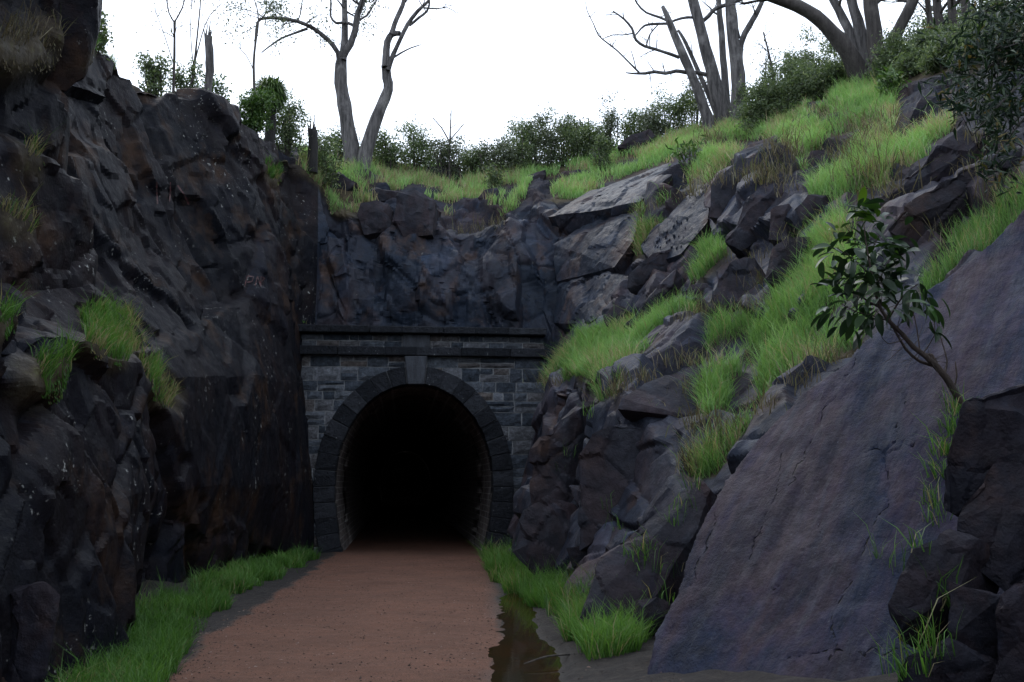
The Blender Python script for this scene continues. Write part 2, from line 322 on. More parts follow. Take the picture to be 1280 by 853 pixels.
# ------------------------------------------------------------------ the cutting: columns of survey points, swept round the U
# levels: buried foot, foot, three on the face, rim, bench, crest, far ground
def colL(Y, pts, z7, far=40):
    P = [(pts[0][0], Y, -.5)] + [(x, Y, z) for x, z in pts]
    x, z = pts[-1]
    return P + [(x - 1.6, Y, z + .35), (x - 7, Y, z7), (x - far, Y, z7 + 2)]
COLS = [
    colL(-8, [(-3.3, 0), (-3.6, 1.5), (-3.9, 3.0), (-5.2, 5.5), (-6.0, 9.5)], 12),
    colL(3, [(-3.3, 0), (-3.6, 1.5), (-3.9, 3.1), (-5.0, 4.6), (-5.6, 9.5)], 12),
    colL(7.5, [(-3.65, 0), (-3.75, 1.5), (-3.95, 3.15), (-4.9, 3.9), (-5.4, 9.3)], 12),
    colL(10, [(-3.95, 0), (-4.0, 1.5), (-4.25, 3.15), (-4.95, 3.7), (-5.2, 8.8)], 12),
    colL(12.4, [(-4.5, 0), (-4.35, 1.6), (-4.55, 3.1), (-4.95, 4.0), (-4.95, 8.6)], 11.5),
    colL(13.6, [(-4.9, 0), (-4.6, 1.6), (-4.75, 3.1), (-5.3, 4.2), (-5.35, 8.6)], 11),
    colL(15.2, [(-5.35, 0), (-5.0, 1.6), (-5.15, 3.2), (-6.0, 5.0), (-7.3, 9.3)], 10.9),
    colL(18, [(-5.5, 0), (-5.15, 1.7), (-5.3, 3.5), (-6.2, 6.0), (-7.2, 9.6)], 10.8),
    colL(21, [(-5.5, 0), (-5.15, 1.7), (-5.25, 3.8), (-5.9, 6.5), (-6.8, 9.9)], 10.9),
    colL(24, [(-5.4, 0), (-5.2, 1.7), (-5.2, 4.0), (-5.6, 7.0), (-6.3, 10.15)], 11.2),
    [(-5.4, 26.3, -.5), (-5.35, 26.3, 0), (-5.3, 26.3, 2), (-5.3, 26.3, 4.5), (-5.4, 26.3, 7.2), (-5.75, 26.6, 10.2), (-6.2, 29, 11.2), (-7.5, 33, 12.3), (-20, 60, 16)],
    [(-5.1, 27.4, -.5), (-5.1, 27.4, 0), (-5.1, 27.4, 3), (-5.1, 27.4, 5.2), (-5.0, 27.6, 7.6), (-5.1, 28.3, 9.7), (-5.4, 30, 10.9), (-5.8, 33, 12.2), (-12, 62, 16.5)],
    [(-4.5, 27.5, 4.4), (-4.5, 27.5, 4.8), (-4.5, 27.5, 5.6), (-4.5, 27.5, 6.6), (-4.5, 27.7, 7.8), (-4.5, 28.2, 9.1), (-4.6, 30, 10.6), (-4.8, 33, 12.1), (-8, 62, 17)],
    [(-3.2, 27.5, 4.4), (-3.2, 27.5, 4.8), (-3.2, 27.5, 5.6), (-3.2, 27.5, 6.6), (-3.2, 27.7, 7.7), (-3.2, 28.2, 8.9), (-3.2, 30, 10.3), (-3.2, 33, 11.9), (-4, 62, 17.5)],
    [(-1.6, 27.5, 4.4), (-1.6, 27.5, 4.8), (-1.6, 27.5, 5.6), (-1.6, 27.5, 6.5), (-1.6, 27.7, 7.5), (-1.6, 28.2, 8.5), (-1.5, 30, 10.0), (-1.3, 33, 11.7), (0, 62, 18)],
    [(-.2, 27.5, 4.4), (-.2, 27.5, 4.8), (-.2, 27.5, 5.6), (-.2, 27.5, 6.6), (-.2, 27.7, 7.7), (-.2, 28.3, 8.9), (0, 30, 10.1), (.3, 33, 11.8), (4, 62, 18.5)],
    [(1.0, 27.1, -.5), (1.0, 27.1, 0), (1.0, 27.1, 3), (1.1, 27.1, 5.0), (1.4, 27.3, 7.2), (1.9, 27.9, 9.25), (2.4, 30, 10.4), (3.0, 33, 12.3), (8, 62, 19)],
    [(-.1, 25.8, -.5), (-.1, 25.8, 0), (.35, 25.6, 2), (.95, 25.3, 4.2), (2.0, 25.3, 6.2), (3.4, 25.7, 9.2), (4.6, 27.6, 10.2), (6.6, 32.5, 13.2), (14, 60, 21)],
    [(-.15, 23, -.5), (-.1, 23, 0), (.5, 22.5, 1.9), (1.3, 22.3, 4.0), (2.8, 22.6, 5.2), (4.8, 23.2, 8.6), (7.0, 26, 10.7), (9.5, 30.5, 13.4), (20, 56, 22)],
    [(.2, 19, -.5), (.25, 19, 0), (.9, 18.6, 1.8), (1.6, 18.2, 3.5), (3.6, 18, 4.6), (5.3, 18.8, 7.0), (7.8, 21.5, 9.3), (10.6, 27, 12.8), (24, 48, 22)],
    [(.7, 15.4, -.5), (.75, 15.4, 0), (1.7, 15.5, 1.2), (2.2, 15.0, 2.6), (4.0, 14.6, 3.8), (5.6, 15.4, 5.5), (8.2, 17.5, 8.0), (11.5, 22, 11.8), (28, 40, 22)],
    [(1.2, 12.4, -.5), (1.25, 12.4, -.05), (1.9, 12.3, .7), (2.8, 12.2, 1.75), (4.2, 12.0, 3.1), (6.2, 12.9, 5.0), (9.2, 14.6, 7.8), (12.8, 18, 11.5), (30, 30, 22)],
    [(1.5, 9.2, -.7), (1.6, 9.2, -.4), (2.3, 8.8, .1), (3.4, 8.6, .9), (4.6, 9.0, 2.1), (6.2, 10, 3.9), (9.5, 11, 7.4), (13.8, 14, 11.5), (32, 22, 22)],
    [(2.3, 3, -.6), (2.4, 3, -.2), (2.9, 3, .5), (3.5, 3, 1.4), (4.5, 3, 2.5), (6, 3, 4.2), (9.5, 3, 7.6), (14, 3, 11.5), (34, 3, 20)],
    [(2.3, -8, -.6), (2.4, -8, -.2), (2.9, -8, .5), (3.5, -8, 1.4), (4.5, -8, 2.5), (6, -8, 4.2), (9.5, -8, 7.6), (14, -8, 11.5), (34, -8, 20)],
]
COLS = np.array(COLS, float)
COLS[3:9, 4:, 0] -= .45
COLS[9:11, 0:3, 0] += np.array([[.30, .28, .16], [.42, .38, .20]]); COLS[22, 2:6, 2] -= .5; COLS[23, 2:5, 2] -= .45; COLS[21, 2:5, 2] -= .1
def sweep(C, per, sub):
    """Hermite sweep through the columns, straight between levels"""
    n = len(C)
    d = np.linalg.norm(C[1:, 1:6] - C[:-1, 1:6], axis=2).mean(1); T = np.concatenate([[0], np.cumsum(d)])
    tan = np.zeros_like(C)
    for i in range(n):
        if i == 0: tan[i] = (C[1] - C[0]) / d[0]
        elif i == n - 1: tan[i] = (C[-1] - C[-2]) / d[-1]
        else:
            a = (C[i] - C[i - 1]) / d[i - 1]; b = (C[i + 1] - C[i]) / d[i]
            tan[i] = np.where(a * b > 0, 2 * a * b / np.where(np.abs(a + b) < 1e-9, 1e-9, a + b), 0)
    rows, tag_ = [], []
    for i in range(n - 1):
        k = per(C[i], C[i + 1], d[i])
        for j in range(k):
            u = j / k; h = d[i]
            rows.append((2 * u**3 - 3 * u**2 + 1) * C[i] + (u**3 - 2 * u**2 + u) * h * tan[i] + (-2 * u**3 + 3 * u**2) * C[i + 1] + (u**3 - u**2) * h * tan[i + 1])
            tag_.append(i + u)
    rows.append(C[-1]); tag_.append(n - 1.0)
    rows = np.array(rows)
    out, lv = [], []
    for l in range(C.shape[1] - 1):
        for j in range(sub[l]):
            u = j / sub[l]; out.append(rows[:, l] * (1 - u) + rows[:, l + 1] * u); lv.append(l + u)
    out.append(rows[:, -1]); lv.append(C.shape[1] - 1.0)
    return np.stack(out, 1), np.array(tag_), np.array(lv)
def per_fine(a, b, d):
    Y = max(min(a[1:6, 1].mean(), b[1:6, 1].mean()), 7)
    if max(a[1, 1], b[1, 1]) < 6: return 12
    if b[1, 1] < 5: return 24
    return max(3, int(d / (.0025 * Y)))
coarse, _, _ = sweep(COLS, lambda a, b, d: max(2, int(d / .5)), [1, 3, 3, 3, 4, 3, 4, 6])
cn = coarse.shape
cf = [(i * cn[1] + j, (i + 1) * cn[1] + j, (i + 1) * cn[1] + j + 1, i * cn[1] + j + 1) for i in range(cn[0] - 1) for j in range(cn[1] - 1)]
CBVH = BVHTree.FromPolygons([Vector(p) for p in coarse.reshape(-1, 3)], cf)
CAMP = Vector((0, 0, CAMZ))
def hit(px, py):
    h = CBVH.ray_cast(CAMP, ray(px, py).normalized()); return h[0]
def zat(x, y):
    h = CBVH.ray_cast(Vector((x, y, 60)), Vector((0, 0, -1))); return h[0].z if h[0] else 0.0

# where turf grows (outlines surveyed from the photograph): name -> polygons
TURF = {
 'bench': [[(675, 445), (720, 425), (770, 412), (850, 385), (900, 402), (960, 395), (985, 350), (1010, 310), (1035, 262), (1075, 290), (1090, 400), (1078, 432), (1000, 482), (930, 545), (897, 602), (862, 600), (880, 540), (866, 490), (880, 452), (830, 458), (775, 495), (755, 520), (735, 470), (700, 482), (682, 492)],
           [(846, 352), (875, 300), (905, 300), (908, 322), (870, 355)], [(783, 322), (800, 285), (832, 285), (838, 302), (800, 324)]],
 'upper': [[(835, 262), (870, 205), (930, 180), (1000, 150), (1060, 112), (1125, 105), (1118, 160), (1102, 222), (1050, 262), (1010, 240), (995, 190), (965, 178), (930, 195), (885, 230), (850, 262)],
           [(785, 265), (800, 240), (835, 215), (838, 262), (800, 278)], [(1040, 260), (1100, 180), (1132, 180), (1112, 235), (1085, 270)],
           [(1120, 205), (1150, 168), (1198, 150), (1190, 178), (1140, 215)]],
 'brow': [[(1150, 372), (1190, 308), (1280, 228), (1300, 270), (1200, 352), (1165, 380)]],
 'rim': [[(640, 225), (720, 188), (760, 172), (850, 150), (920, 145), (1010, 128), (1010, 155), (930, 178), (850, 200), (780, 222), (720, 250), (690, 252), (690, 235), (735, 215), (700, 212), (660, 232)]],
 'back': [[(360, 180), (440, 190), (520, 200), (600, 200), (670, 205), (655, 258), (600, 290), (572, 296), (545, 250), (500, 240), (480, 240), (470, 262), (415, 272), (405, 240), (365, 198)]],
 'ledge': [[(0, 250), (35, 268), (62, 298), (10, 292)], [(0, 380), (40, 392), (58, 425), (0, 425)], [(98, 388), (160, 392), (178, 435), (150, 462), (112, 440)],
           [(165, 450), (190, 458), (218, 492), (216, 518), (190, 503)], [(50, 450), (88, 440), (95, 505), (60, 505)], [(325, 200), (346, 206), (358, 230), (338, 226)], [(28, 175), (60, 195), (62, 215), (33, 205)],
           [(115, 60), (148, 66), (148, 92), (120, 88)]],
 'dry': [[(0, 10), (60, 30), (92, 85), (40, 95), (0, 85)], [(70, 25), (112, 55), (128, 88), (92, 80)], [(1215, 420), (1280, 380), (1280, 440), (1225, 470)]],
}
sub = [3, 44, 44, 58, 72, 48, 36, 8]
G, cu, lv = sweep(COLS, per_fine, sub)
NS, NV = G.shape[:2]
P0 = G.reshape(-1, 3)
du = np.gradient(G, axis=0); dv = np.gradient(G, axis=1)
NRM = np.cross(dv, du); NRM /= np.linalg.norm(NRM, axis=2, keepdims=True) + 1e-9
for _ in range(10):
    NRM[1:-1] = (NRM[:-2] + 2 * NRM[1:-1] + NRM[2:]) / 4; NRM[:, 1:-1] = (NRM[:, :-2] + 2 * NRM[:, 1:-1] + NRM[:, 2:]) / 4
NRM /= np.linalg.norm(NRM, axis=2, keepdims=True) + 1e-9
ctr = NRM[int(NS * .25), int(NV * .4)]
if ctr[0] < 0: NRM = -NRM
N0 = NRM.reshape(-1, 3)
CU = np.repeat(cu, NV); LV = np.tile(lv, NS)
px, py = proj(P0)
soft = np.zeros(len(P0))
for nme, polys in TURF.items():
    jx, jy = px + 9 * fbm(P0, 2.2, 2, 5), py + 9 * fbm(P0, 2.2, 2, 6)
    for pl in polys: soft = np.maximum(soft, in_poly(jx, jy, pl) & (P0[:, 1] > 6))
soft = soft * (fbm(P0, .8, 3, 23) > np.where(P0[:, 1] > 24, -.02, -.10)) if True else soft
soft = np.where(LV > 6.6, 1, soft)
soft = np.where((LV > 5.3) & (CU < 9.5), 1, soft)
sg = soft.reshape(NS, NV).astype(float)
for _ in range(4):
    sg[1:-1] = (sg[:-2] + sg[1:-1] + sg[2:]) / 3; sg[:, 1:-1] = (sg[:, :-2] + sg[:, 1:-1] + sg[:, 2:]) / 3
soil = sg.ravel()
off = np.zeros(len(P0)); fac = np.zeros(len(P0))
SIDES = [(0, 10.6, rotm(8, 20, 12), (3.0, 2.8, 4.0), (1.3, 1.4, 2.0), (.52, .22, .075), .8),
         (10.6, 16.3, rotm(5, -8, 5), (.9, 1.4, 2.3), (.55, .75, 1.3), (.46, .26, .11), .7),
         (16.3, 99, rotm(6, 38, -12), (3.8, 2.2, 1.6), (1.7, 1.0, .8), (.56, .18, .06), .9)]
for a, b, M, s1, s2, am, cg in SIDES:
    m = (CU >= a) & (CU < b); Q = P0[m]
    o1, e1, i1 = facets(Q, s1, M, 3, .6, .1, .045, .0036); o2, e2, i2 = facets(Q + 3.3, s2, M @ rotm(12, 5, 20), 31, .7, .1, .04, .0030); o3, e3, i3 = facets(Q, (.42, .36, .55), M, 57, .8, .1, .025, .0016)
    d = am[0] * o1 + am[1] * o2 + am[2] * o3 - cg * (.10 * np.exp(-(e1 / .05)**2) + .05 * np.exp(-(e2 / .06)**2))
    d += .018 * fbm(Q, 2.5, 5, 9)
    off[m] = d; fac[m] = .45 * i1 + .4 * i2 + .15 * i3
for bq in (10.6, 16.3): off *= np.clip(np.abs(CU - bq) / .3, 0, 1)
off *= np.clip(np.abs(CU - 16.7) / .45, .25, 1)
og = off.reshape(NS, NV); ia, ib = int(np.searchsorted(cu, 16.25)), int(np.searchsorted(cu, 17.45))
for _ in range(5): og[ia:ib] = (og[ia - 1:ib - 1] + 2 * og[ia:ib] + og[ia + 1:ib + 1]) / 4
off = og.ravel()
hill = np.clip((LV - 5.0) / 1.0, 0, 1)
amp = (1 - .72 * soil) * (1 - .25 * hill) * np.where(LV > 7, .15, 1)
# one broad clean face on the left wall, and its edge
flat = in_poly(px + 14 * fbm(P0, 1.2, 2, 25), py + 14 * fbm(P0, 1.2, 2, 26), [(172, 450), (292, 379), (330, 398), (374, 484), (384, 600), (384, 690), (310, 690), (250, 620), (205, 540)]) & (CU < 10.6) & (LV < 5)
fg = flat.reshape(NS, NV).astype(float)
for _ in range(2):
    fg[1:-1] = (fg[:-2] + fg[1:-1] + fg[2:]) / 3; fg[:, 1:-1] = (fg[:, :-2] + fg[:, 1:-1] + fg[:, 2:]) / 3
off = off * (1 - .72 * fg.ravel()) + .16 * fg.ravel(); fac = fac * (1 - .6 * fg.ravel()) + .28 * fg.ravel()
# keep the tunnel mouth and the back of the portal clear
near_portal = np.clip((6.0 - P0[:, 2]) / 1.0, 0, 1) * np.clip((P0[:, 1] - 24.2) / 1.0, 0, 1)
off = off * amp; off = np.where(near_portal > 0, np.minimum(off, .12) * (1 - .5 * near_portal), off)
V = P0 + N0 * off[:, None]
V[:, 2] += soil * .10 * fbm(P0, .9, 4, 77)
G2 = V.reshape(NS, NV, 3)
lr = int(np.searchsorted(lv, 5.25))
def piece(name, i0, i1, j0, j1, mat):
    idx = np.arange(NS * NV).reshape(NS, NV)[i0:i1 + 1, j0:j1 + 1]
    a, b = idx.shape; loc = np.arange(a * b).reshape(a, b)
    F = np.stack([loc[:-1, :-1], loc[:-1, 1:], loc[1:, 1:], loc[1:, :-1]], -1).reshape(-1, 4)
    me = npmesh(name, V[idx.ravel()], F, mat, {'soil': soil[idx.ravel()], 'facet': fac[idx.ravel()]}, True, 14)
    return tag(link(name, me), kind='structure')
iB, iR = int(np.searchsorted(cu, 10.6)), int(np.searchsorted(cu, 16.3))
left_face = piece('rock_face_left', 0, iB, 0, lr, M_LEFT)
piece('rock_face_back', iB, iR, 0, lr, M_BACK)
piece('rock_face_right', iR, NS - 1, 0, lr, M_RIGHT)
piece('hillside', 0, NS - 1, lr, NV - 1, M_HILL)
# a lighter copy of the surface for probing
st = 3
GI = np.arange(NS * NV).reshape(NS, NV)[::st, ::st]
vi = V[GI.ravel()]; gi = np.arange(GI.size).reshape(GI.shape)
PF = np.stack([gi[:-1, :-1], gi[1:, :-1], gi[1:, 1:], gi[:-1, 1:]], -1).reshape(-1, 4)
TBVH = BVHTree.FromPolygons(vi.tolist(), PF.tolist())
def hit2(px, py):
    h = TBVH.ray_cast(CAMP, ray(px, py).normalized()); return h[0], h[1]
def zat2(x, y):
    h = TBVH.ray_cast(Vector((x, y, 60)), Vector((0, 0, -1))); return h[0].z if h[0] else 0.0

# far ground sheet out to the horizon, below everything
gm = npmesh('ground', [(-600, -600, -1.2), (600, -600, -1.2), (600, 900, -1.2), (-600, 900, -1.2)], [(0, 1, 2, 3)], M_SOIL, {'wet': [0] * 4})
tag(link('ground', gm), kind='structure')

# ------------------------------------------------------------------ cutting floor: path, verge, puddle
ORG = ground_at(517, 690); ORG.z = 0
PA = R(6)
U = Vector((math.cos(PA), math.sin(PA), 0)); Wn = Vector((math.sin(PA), -math.cos(PA), 0))
def pc(Y):      # path centre line
    return np.interp(Y, [-8, 9, 12, 20, 26, 90], [-.6, -1.60, -1.75, -2.05, ORG.x, ORG.x - 6.7])
def phw(Y):
    return np.interp(Y, [-8, 9, 12, 16, 20, 26, 90], [1.4, 1.50, 1.70, 1.76, 1.82, 1.98, 2.0])
ys = np.concatenate([np.arange(-8, 6, .5), 6 + (27 - 6) * (np.linspace(0, 1, 420)**1.15), np.arange(27.3, 86, .8)])
xs = np.linspace(-6.4, 3.0, 190)
XX, YY = np.meshgrid(xs, ys, indexing='ij')
XX = XX + np.where(YY > 26, (pc(YY) - ORG.x), 0)
F0 = np.stack([XX.ravel(), YY.ravel(), np.zeros(XX.size)], 1)
ed = np.abs(F0[:, 0] - pc(F0[:, 1])) - phw(F0[:, 1]) + .16 * fbm(F0, 1.4, 4, 41)
pud = [ground_at(*p) for p in ((640, 752), (655, 775), (664, 805), (660, 835), (654, 870))]
pud = sorted(pud, key=lambda p: p.y)
pyy = np.array([p.y for p in pud]); pxx = np.array([p.x for p in pud])
dp = np.abs(F0[:, 0] - np.interp(F0[:, 1], pyy, pxx) + .10 * fbm(F0, .9, 2, 42)) / np.interp(F0[:, 1], [7, 9, 11, 13.5, 15], [.36, .32, .27, .14, .04])
dp += np.clip((F0[:, 1] - 14) / 2, 0, 2) + .22 * fbm(F0, 2.0, 4, 43) + .10 * fbm(F0, 7, 2, 44)
gut = np.exp(-((F0[:, 0] - (pc(F0[:, 1]) + phw(F0[:, 1]) + .12)) / .35)**2) * (F0[:, 1] > 6)
zz = .03 * fbm(F0, .8, 3, 47) + .012 * fbm(F0, 5, 3, 48) - np.clip(ed, 0, .4) * .05 + np.clip(ed - .35, 0, 2.5) * .16 * (1 + .5 * fbm(F0, 1.2, 3, 49))
zz -= .05 * gut
zz = np.where(dp < 1.25, np.minimum(zz, -.035 - .09 * (1.1 - dp)), zz)
tp = [ground_at(490, 687), ground_at(540, 689), ground_at(585, 692)]
for p in tp:
    dd = ((F0[:, 0] - p.x) / .75)**2 + ((F0[:, 1] - p.y) / .45)**2 + .5 * fbm(F0, 2.5, 3, 52)
    zz -= .05 * np.exp(-dd * 1.2)
wet = np.clip(1.5 - dp, 0, 1) * .9 + np.clip(gut * 1.3 - .3, 0, .9) * (F0[:, 1] > 14) + .55 * np.clip((F0[:, 1] - 24.8) / 2.0, 0, 1)
wet = np.clip(wet, 0, 1)
F0[:, 2] = zz
li = np.arange(F0.shape[0]).reshape(XX.shape)
FQ = np.stack([li[:-1, :-1], li[1:, :-1], li[1:, 1:], li[:-1, 1:]], -1).reshape(-1, 4)
isp = ed[FQ].mean(1) < 0
def sub_mesh(name, Fm, mat):
    u, inv = np.unique(Fm.ravel(), return_inverse=True)
    return npmesh(name, F0[u], inv.reshape(-1, 4), mat, {'wet': wet[u], 'edge': np.clip(1 + ed[u] / .13, 0, 1)})
tag(link('path', sub_mesh('path', FQ[isp], M_PATH)), kind='structure')
tag(link('verge', sub_mesh('verge', FQ[~isp & (F0[FQ].mean(1)[:, 1] < 27)], M_SOIL)), kind='structure')
# water: flat sheet clipped by the hollow
ring = []
for k in range(48):
    a = 2 * math.pi * k / 48; ring.append((.75 * math.cos(a) + .05 * math.sin(a), 5.2 * math.sin(a), 0))
pm = npmesh('puddle', [(0, 0, 0)] + ring, [(0, k + 1, (k + 1) % 48 + 1) for k in range(48)], M_WATER)
po = link('puddle', pm, None, (pud[2].x + .03, pud[2].y + .9, -.044)); tag(po, kind='structure')
ring = [(1.5 * math.cos(2 * math.pi * k / 32), .55 * math.sin(2 * math.pi * k / 32), 0) for k in range(32)]
pm = npmesh('puddle', [(0, 0, 0)] + ring, [(0, k + 1, (k + 1) % 32 + 1) for k in range(32)], M_WATER)
tag(link('puddle', pm, None, (tp[1].x - .1, tp[1].y + .1, -.042)), kind='structure')

# ------------------------------------------------------------------ tunnel portal
HW, SPR, RISE = 2.0, 1.75, 2.50
portal = empty('tunnel_portal', ORG, 'dark stone arched tunnel portal with coping, between the rock faces', 'tunnel portal')
portal.rotation_euler = (0, 0, PA)           # local x = right, local y = into the hill, local z = up
def prof(n=96):
    pts = [(-(HW - .22 * ((SPR - z) / SPR)**2), z) for z in np.linspace(-.25, SPR, 14)[:-1]]
    pts += [(HW * math.cos(a), SPR + RISE * math.sin(a)) for a in np.linspace(math.pi, 0, n)]
    pts += [(-x, z) for x, z in pts[12::-1]]
    return np.array(pts)
PR = prof(); seg = np.linalg.norm(np.diff(PR, axis=0), axis=1); AL = np.concatenate([[0], np.cumsum(seg)]); LT = AL[-1]
def pr(s): return np.array([np.interp(s, AL, PR[:, 0]), np.interp(s, AL, PR[:, 1])])
def prn(s):
    a, b = pr(max(s - .06, 0)), pr(min(s + .06, LT)); t_ = (b - a) / np.linalg.norm(b - a); return np.array([-t_[1], t_[0]])
def thick(s): return .45 + .11 * abs(s - LT / 2) / (LT / 2)
def outer(s): return pr(s) + prn(s) * thick(s)
# lining
LN = []; rows = [0, .35, .8, 1.4, 2.2, 3.5, 6, 10, 18, 32, 58]
fine = np.array([pr(s) for s in np.linspace(0, LT, 90)])
jr = np.random.default_rng(3)
ysl = np.concatenate([np.arange(.12, 4, .12), np.array(rows[5:])])
for y in ysl:
    j = jr.normal(0, .012, 90)
    LN.append(np.stack([fine[:, 0] * (1.0 + .004) + j * np.sign(fine[:, 0]), np.full(90, y), fine[:, 1] + .02 + np.abs(j)], 1))
LV_ = np.concatenate(LN); k = np.arange(len(LV_)).reshape(len(ysl), 90)
LF = np.stack([k[:-1, :-1], k[1:, :-1], k[1:, 1:], k[:-1, 1:]], -1).reshape(-1, 4)
LF = np.concatenate([LF, [[k[-1, q], k[-1, q + 1], k[-1, 89 - q - 1], k[-1, 89 - q]] for q in range(44)]])  # added end cap, shuts the unseen far end so no sky light enters
link('brick_lining', npmesh('brick_lining', LV_, LF, M_BRICK), portal)
def block(poly, y0, y1, mat, name, bev=.018, rough=.012, seed=0, parent=portal, bulge=0.0):
    """prism from a front polygon (x,z), front at y0 (towards the camera), back at y1, edges worn"""
    rr = random.Random(seed); bm = bmesh.new()
    f = [bm.verts.new((x + rr.uniform(-rough, rough), y0 + rr.uniform(-rough, rough), z + rr.uniform(-rough, rough) * .6)) for x, z in poly]
    b = [bm.verts.new((x, y1, z)) for x, z in poly]
    ff = bm.faces.new(f); n = len(f)
    for i in range(n): bm.faces.new((f[i], b[i], b[(i + 1) % n], f[(i + 1) % n]))
    bmesh.ops.recalc_face_normals(bm, faces=bm.faces)
    bmesh.ops.bevel(bm, geom=[e for e in bm.edges if e.verts[0] in f or e.verts[1] in f], offset=bev, segments=1, affect='EDGES')
    if bulge:
        big = max(bm.faces, key=lambda q: q.calc_area() if abs(q.normal.y) > .7 else 0)
        r_ = bmesh.ops.inset_individual(bm, faces=[big], thickness=min(.05, .3 * min(p[1] for p in [(0, .2)])), depth=0)
        c_ = big.calc_center_median()
        rr2 = [rr.uniform(.3, 1) * bulge for _ in big.verts]
        for v_, q in zip(big.verts, rr2): v_.co.y -= q
    o = link(name, bmmesh(name, bm, mat), parent); return o
# voussoirs
NVO = 29; w_key = .44
side_len = (LT - w_key) / 2
edges_s = [side_len * i / ((NVO - 1) // 2) for i in range((NVO - 1) // 2 + 1)]
edges_s = edges_s + [LT - e for e in edges_s[::-1]]
for i in range(len(edges_s) - 1):
    a, b = edges_s[i] + .004, edges_s[i + 1] - .004
    if abs((a + b) / 2 - LT / 2) < .05:
        kx = .21
        block([(-kx, SPR + RISE - .03), (kx, SPR + RISE - .03), (.30, 4.955), (-.30, 4.955)], -.24, .5, M_PALE, 'keystone', .02, .008, 5)
        continue
    q = [pr(s) for s in np.linspace(a, b, 4)] + [outer(s) for s in np.linspace(b, a, 4)]
    block([(p[0], p[1]) for p in q], -.15 - jr.uniform(0, .03), .55, M_DRESS, 'voussoir', .016, .013, i)
bm = bmesh.new(); va, vb = [], []
for s_ in np.linspace(.01, LT - .01, 90):
    p = pr(s_) + prn(s_) * .015; q = pr(s_) + prn(s_) * (thick(s_) - .02)
    va.append(bm.verts.new((p[0], -.122, p[1]))); vb.append(bm.verts.new((q[0], -.122, q[1])))
for k in range(89): bm.faces.new((va[k], va[k + 1], vb[k + 1], vb[k]))
t = NT('weathered joint mortar'); M_JOINT = t.done(t.ramp(t.noise(4, 6, .7), [(.35, (.03, .033, .037)), (.65, (.10, .105, .11))]), .9)
arch_ring = link('arch_ring', bmmesh('arch_ring', bm, M_JOINT), portal)
# mortar backing (front with the arch opening, sides and top)
UL, UR, ZT = -3.05, 3.35, 5.50
bm = bmesh.new(); inn, out_, inb, outb = [], [], [], []
for s in np.linspace(0, LT, 60):
    p = pr(s) + prn(s) * .05
    t_ = s / LT
    if t_ < .25: o_ = (UL, np.interp(t_, [0, .25], [-.25, ZT]))
    elif t_ < .75: o_ = (np.interp(t_, [.25, .75], [UL, UR]), ZT)
    else: o_ = (UR, np.interp(t_, [.75, 1], [ZT, -.25]))
    inn.append(bm.verts.new((p[0], .0, p[1]))); inb.append(bm.verts.new((p[0], .9, p[1]))); out_.append(bm.verts.new((o_[0], .0, o_[1])))
    outb.append(bm.verts.new((o_[0], 1.1, o_[1])))
for i in range(59):
    bm.faces.new((inn[i], inn[i + 1], out_[i + 1], out_[i])); bm.faces.new((inn[i], inn[i + 1], inb[i + 1], inb[i])); bm.faces.new((out_[i], out_[i + 1], outb[i + 1], outb[i]))
rubble_wall = link('rubble_wall', bmmesh('rubble_wall', bm, M_MORTAR), portal)
# coursed squared rubble
OUT = np.array([pr(s) + prn(s) * (thick(s) * .62) for s in np.linspace(0, LT, 160)])
def ring_x(z, left):
    m = OUT[:, 0] < 0 if left else OUT[:, 0] > 0
    q = OUT[m]; o_ = np.argsort(q[:, 1]); return float(np.interp(z, q[o_, 1], q[o_, 0]))
ztop_ring = OUT[:, 1].max()
sr = random.Random(21); nst = 0
def stone(x0, x1, z0, z1):
    global nst
    nst += 1
    nx = max(2, min(4, int((x1 - x0) / .16) + 1)); nzr = 2 if z1 - z0 < .3 else 3
    g = .011; rr = random.Random(nst); vs, fs = [], []
    pro = rr.uniform(.012, .05)
    for j in range(nzr + 1):
        for i in range(nx + 1):
            edge = i in (0, nx) or j in (0, nzr)
            x = x0 + g + (x1 - x0 - 2 * g) * i / nx; z = z0 + g + (z1 - z0 - 2 * g) * j / nzr
            x += rr.uniform(-.012, .012); z += rr.uniform(-.010, .010)
            y = -.012 - rr.uniform(0, .010) if edge else -pro - rr.uniform(.005, .045)
            vs.append((x, y, z))
    W_ = nx + 1
    for j in range(nzr):
        for i in range(nx): fs.append((j * W_ + i, j * W_ + i + 1, (j + 1) * W_ + i + 1, (j + 1) * W_ + i))
    bd = [i for i in range(W_)] + [j * W_ + nx for j in range(1, nzr + 1)] + [nzr * W_ + i for i in range(nx - 1, -1, -1)] + [j * W_ for j in range(nzr - 1, 0, -1)]
    o_ = len(vs)
    for b_ in bd: vs.append((vs[b_][0], .06, vs[b_][2]))
    for q in range(len(bd)): fs.append((bd[q], o_ + q, o_ + (q + 1) % len(bd), bd[(q + 1) % len(bd)]))
    me = bpy.data.meshes.new('stone'); me.from_pydata(vs, [], fs); me.materials.append(M_STONE)
    link('stone', me, portal)
def course(z0, z1, xa, xb):
    x = xa
    while x < xb - .05:
        w = sr.uniform(.26, .80) * (1.15 if z1 - z0 > .25 else .85)
        if xb - x - w < .2: w = xb - x
        if z1 - z0 > .25 and sr.random() < .3:      # two thin ones instead of one
            zm = z0 + (z1 - z0) * sr.uniform(.4, .6); xm = x + w * sr.uniform(.35, .65)
            stone(x, x + w, z0, zm)
            if sr.random() < .6: stone(x, xm, zm, z1); stone(xm, x + w, zm, z1)
            else: stone(x, x + w, zm, z1)
        else: stone(x, x + w, z0, z1)
        x += w
z = -.1
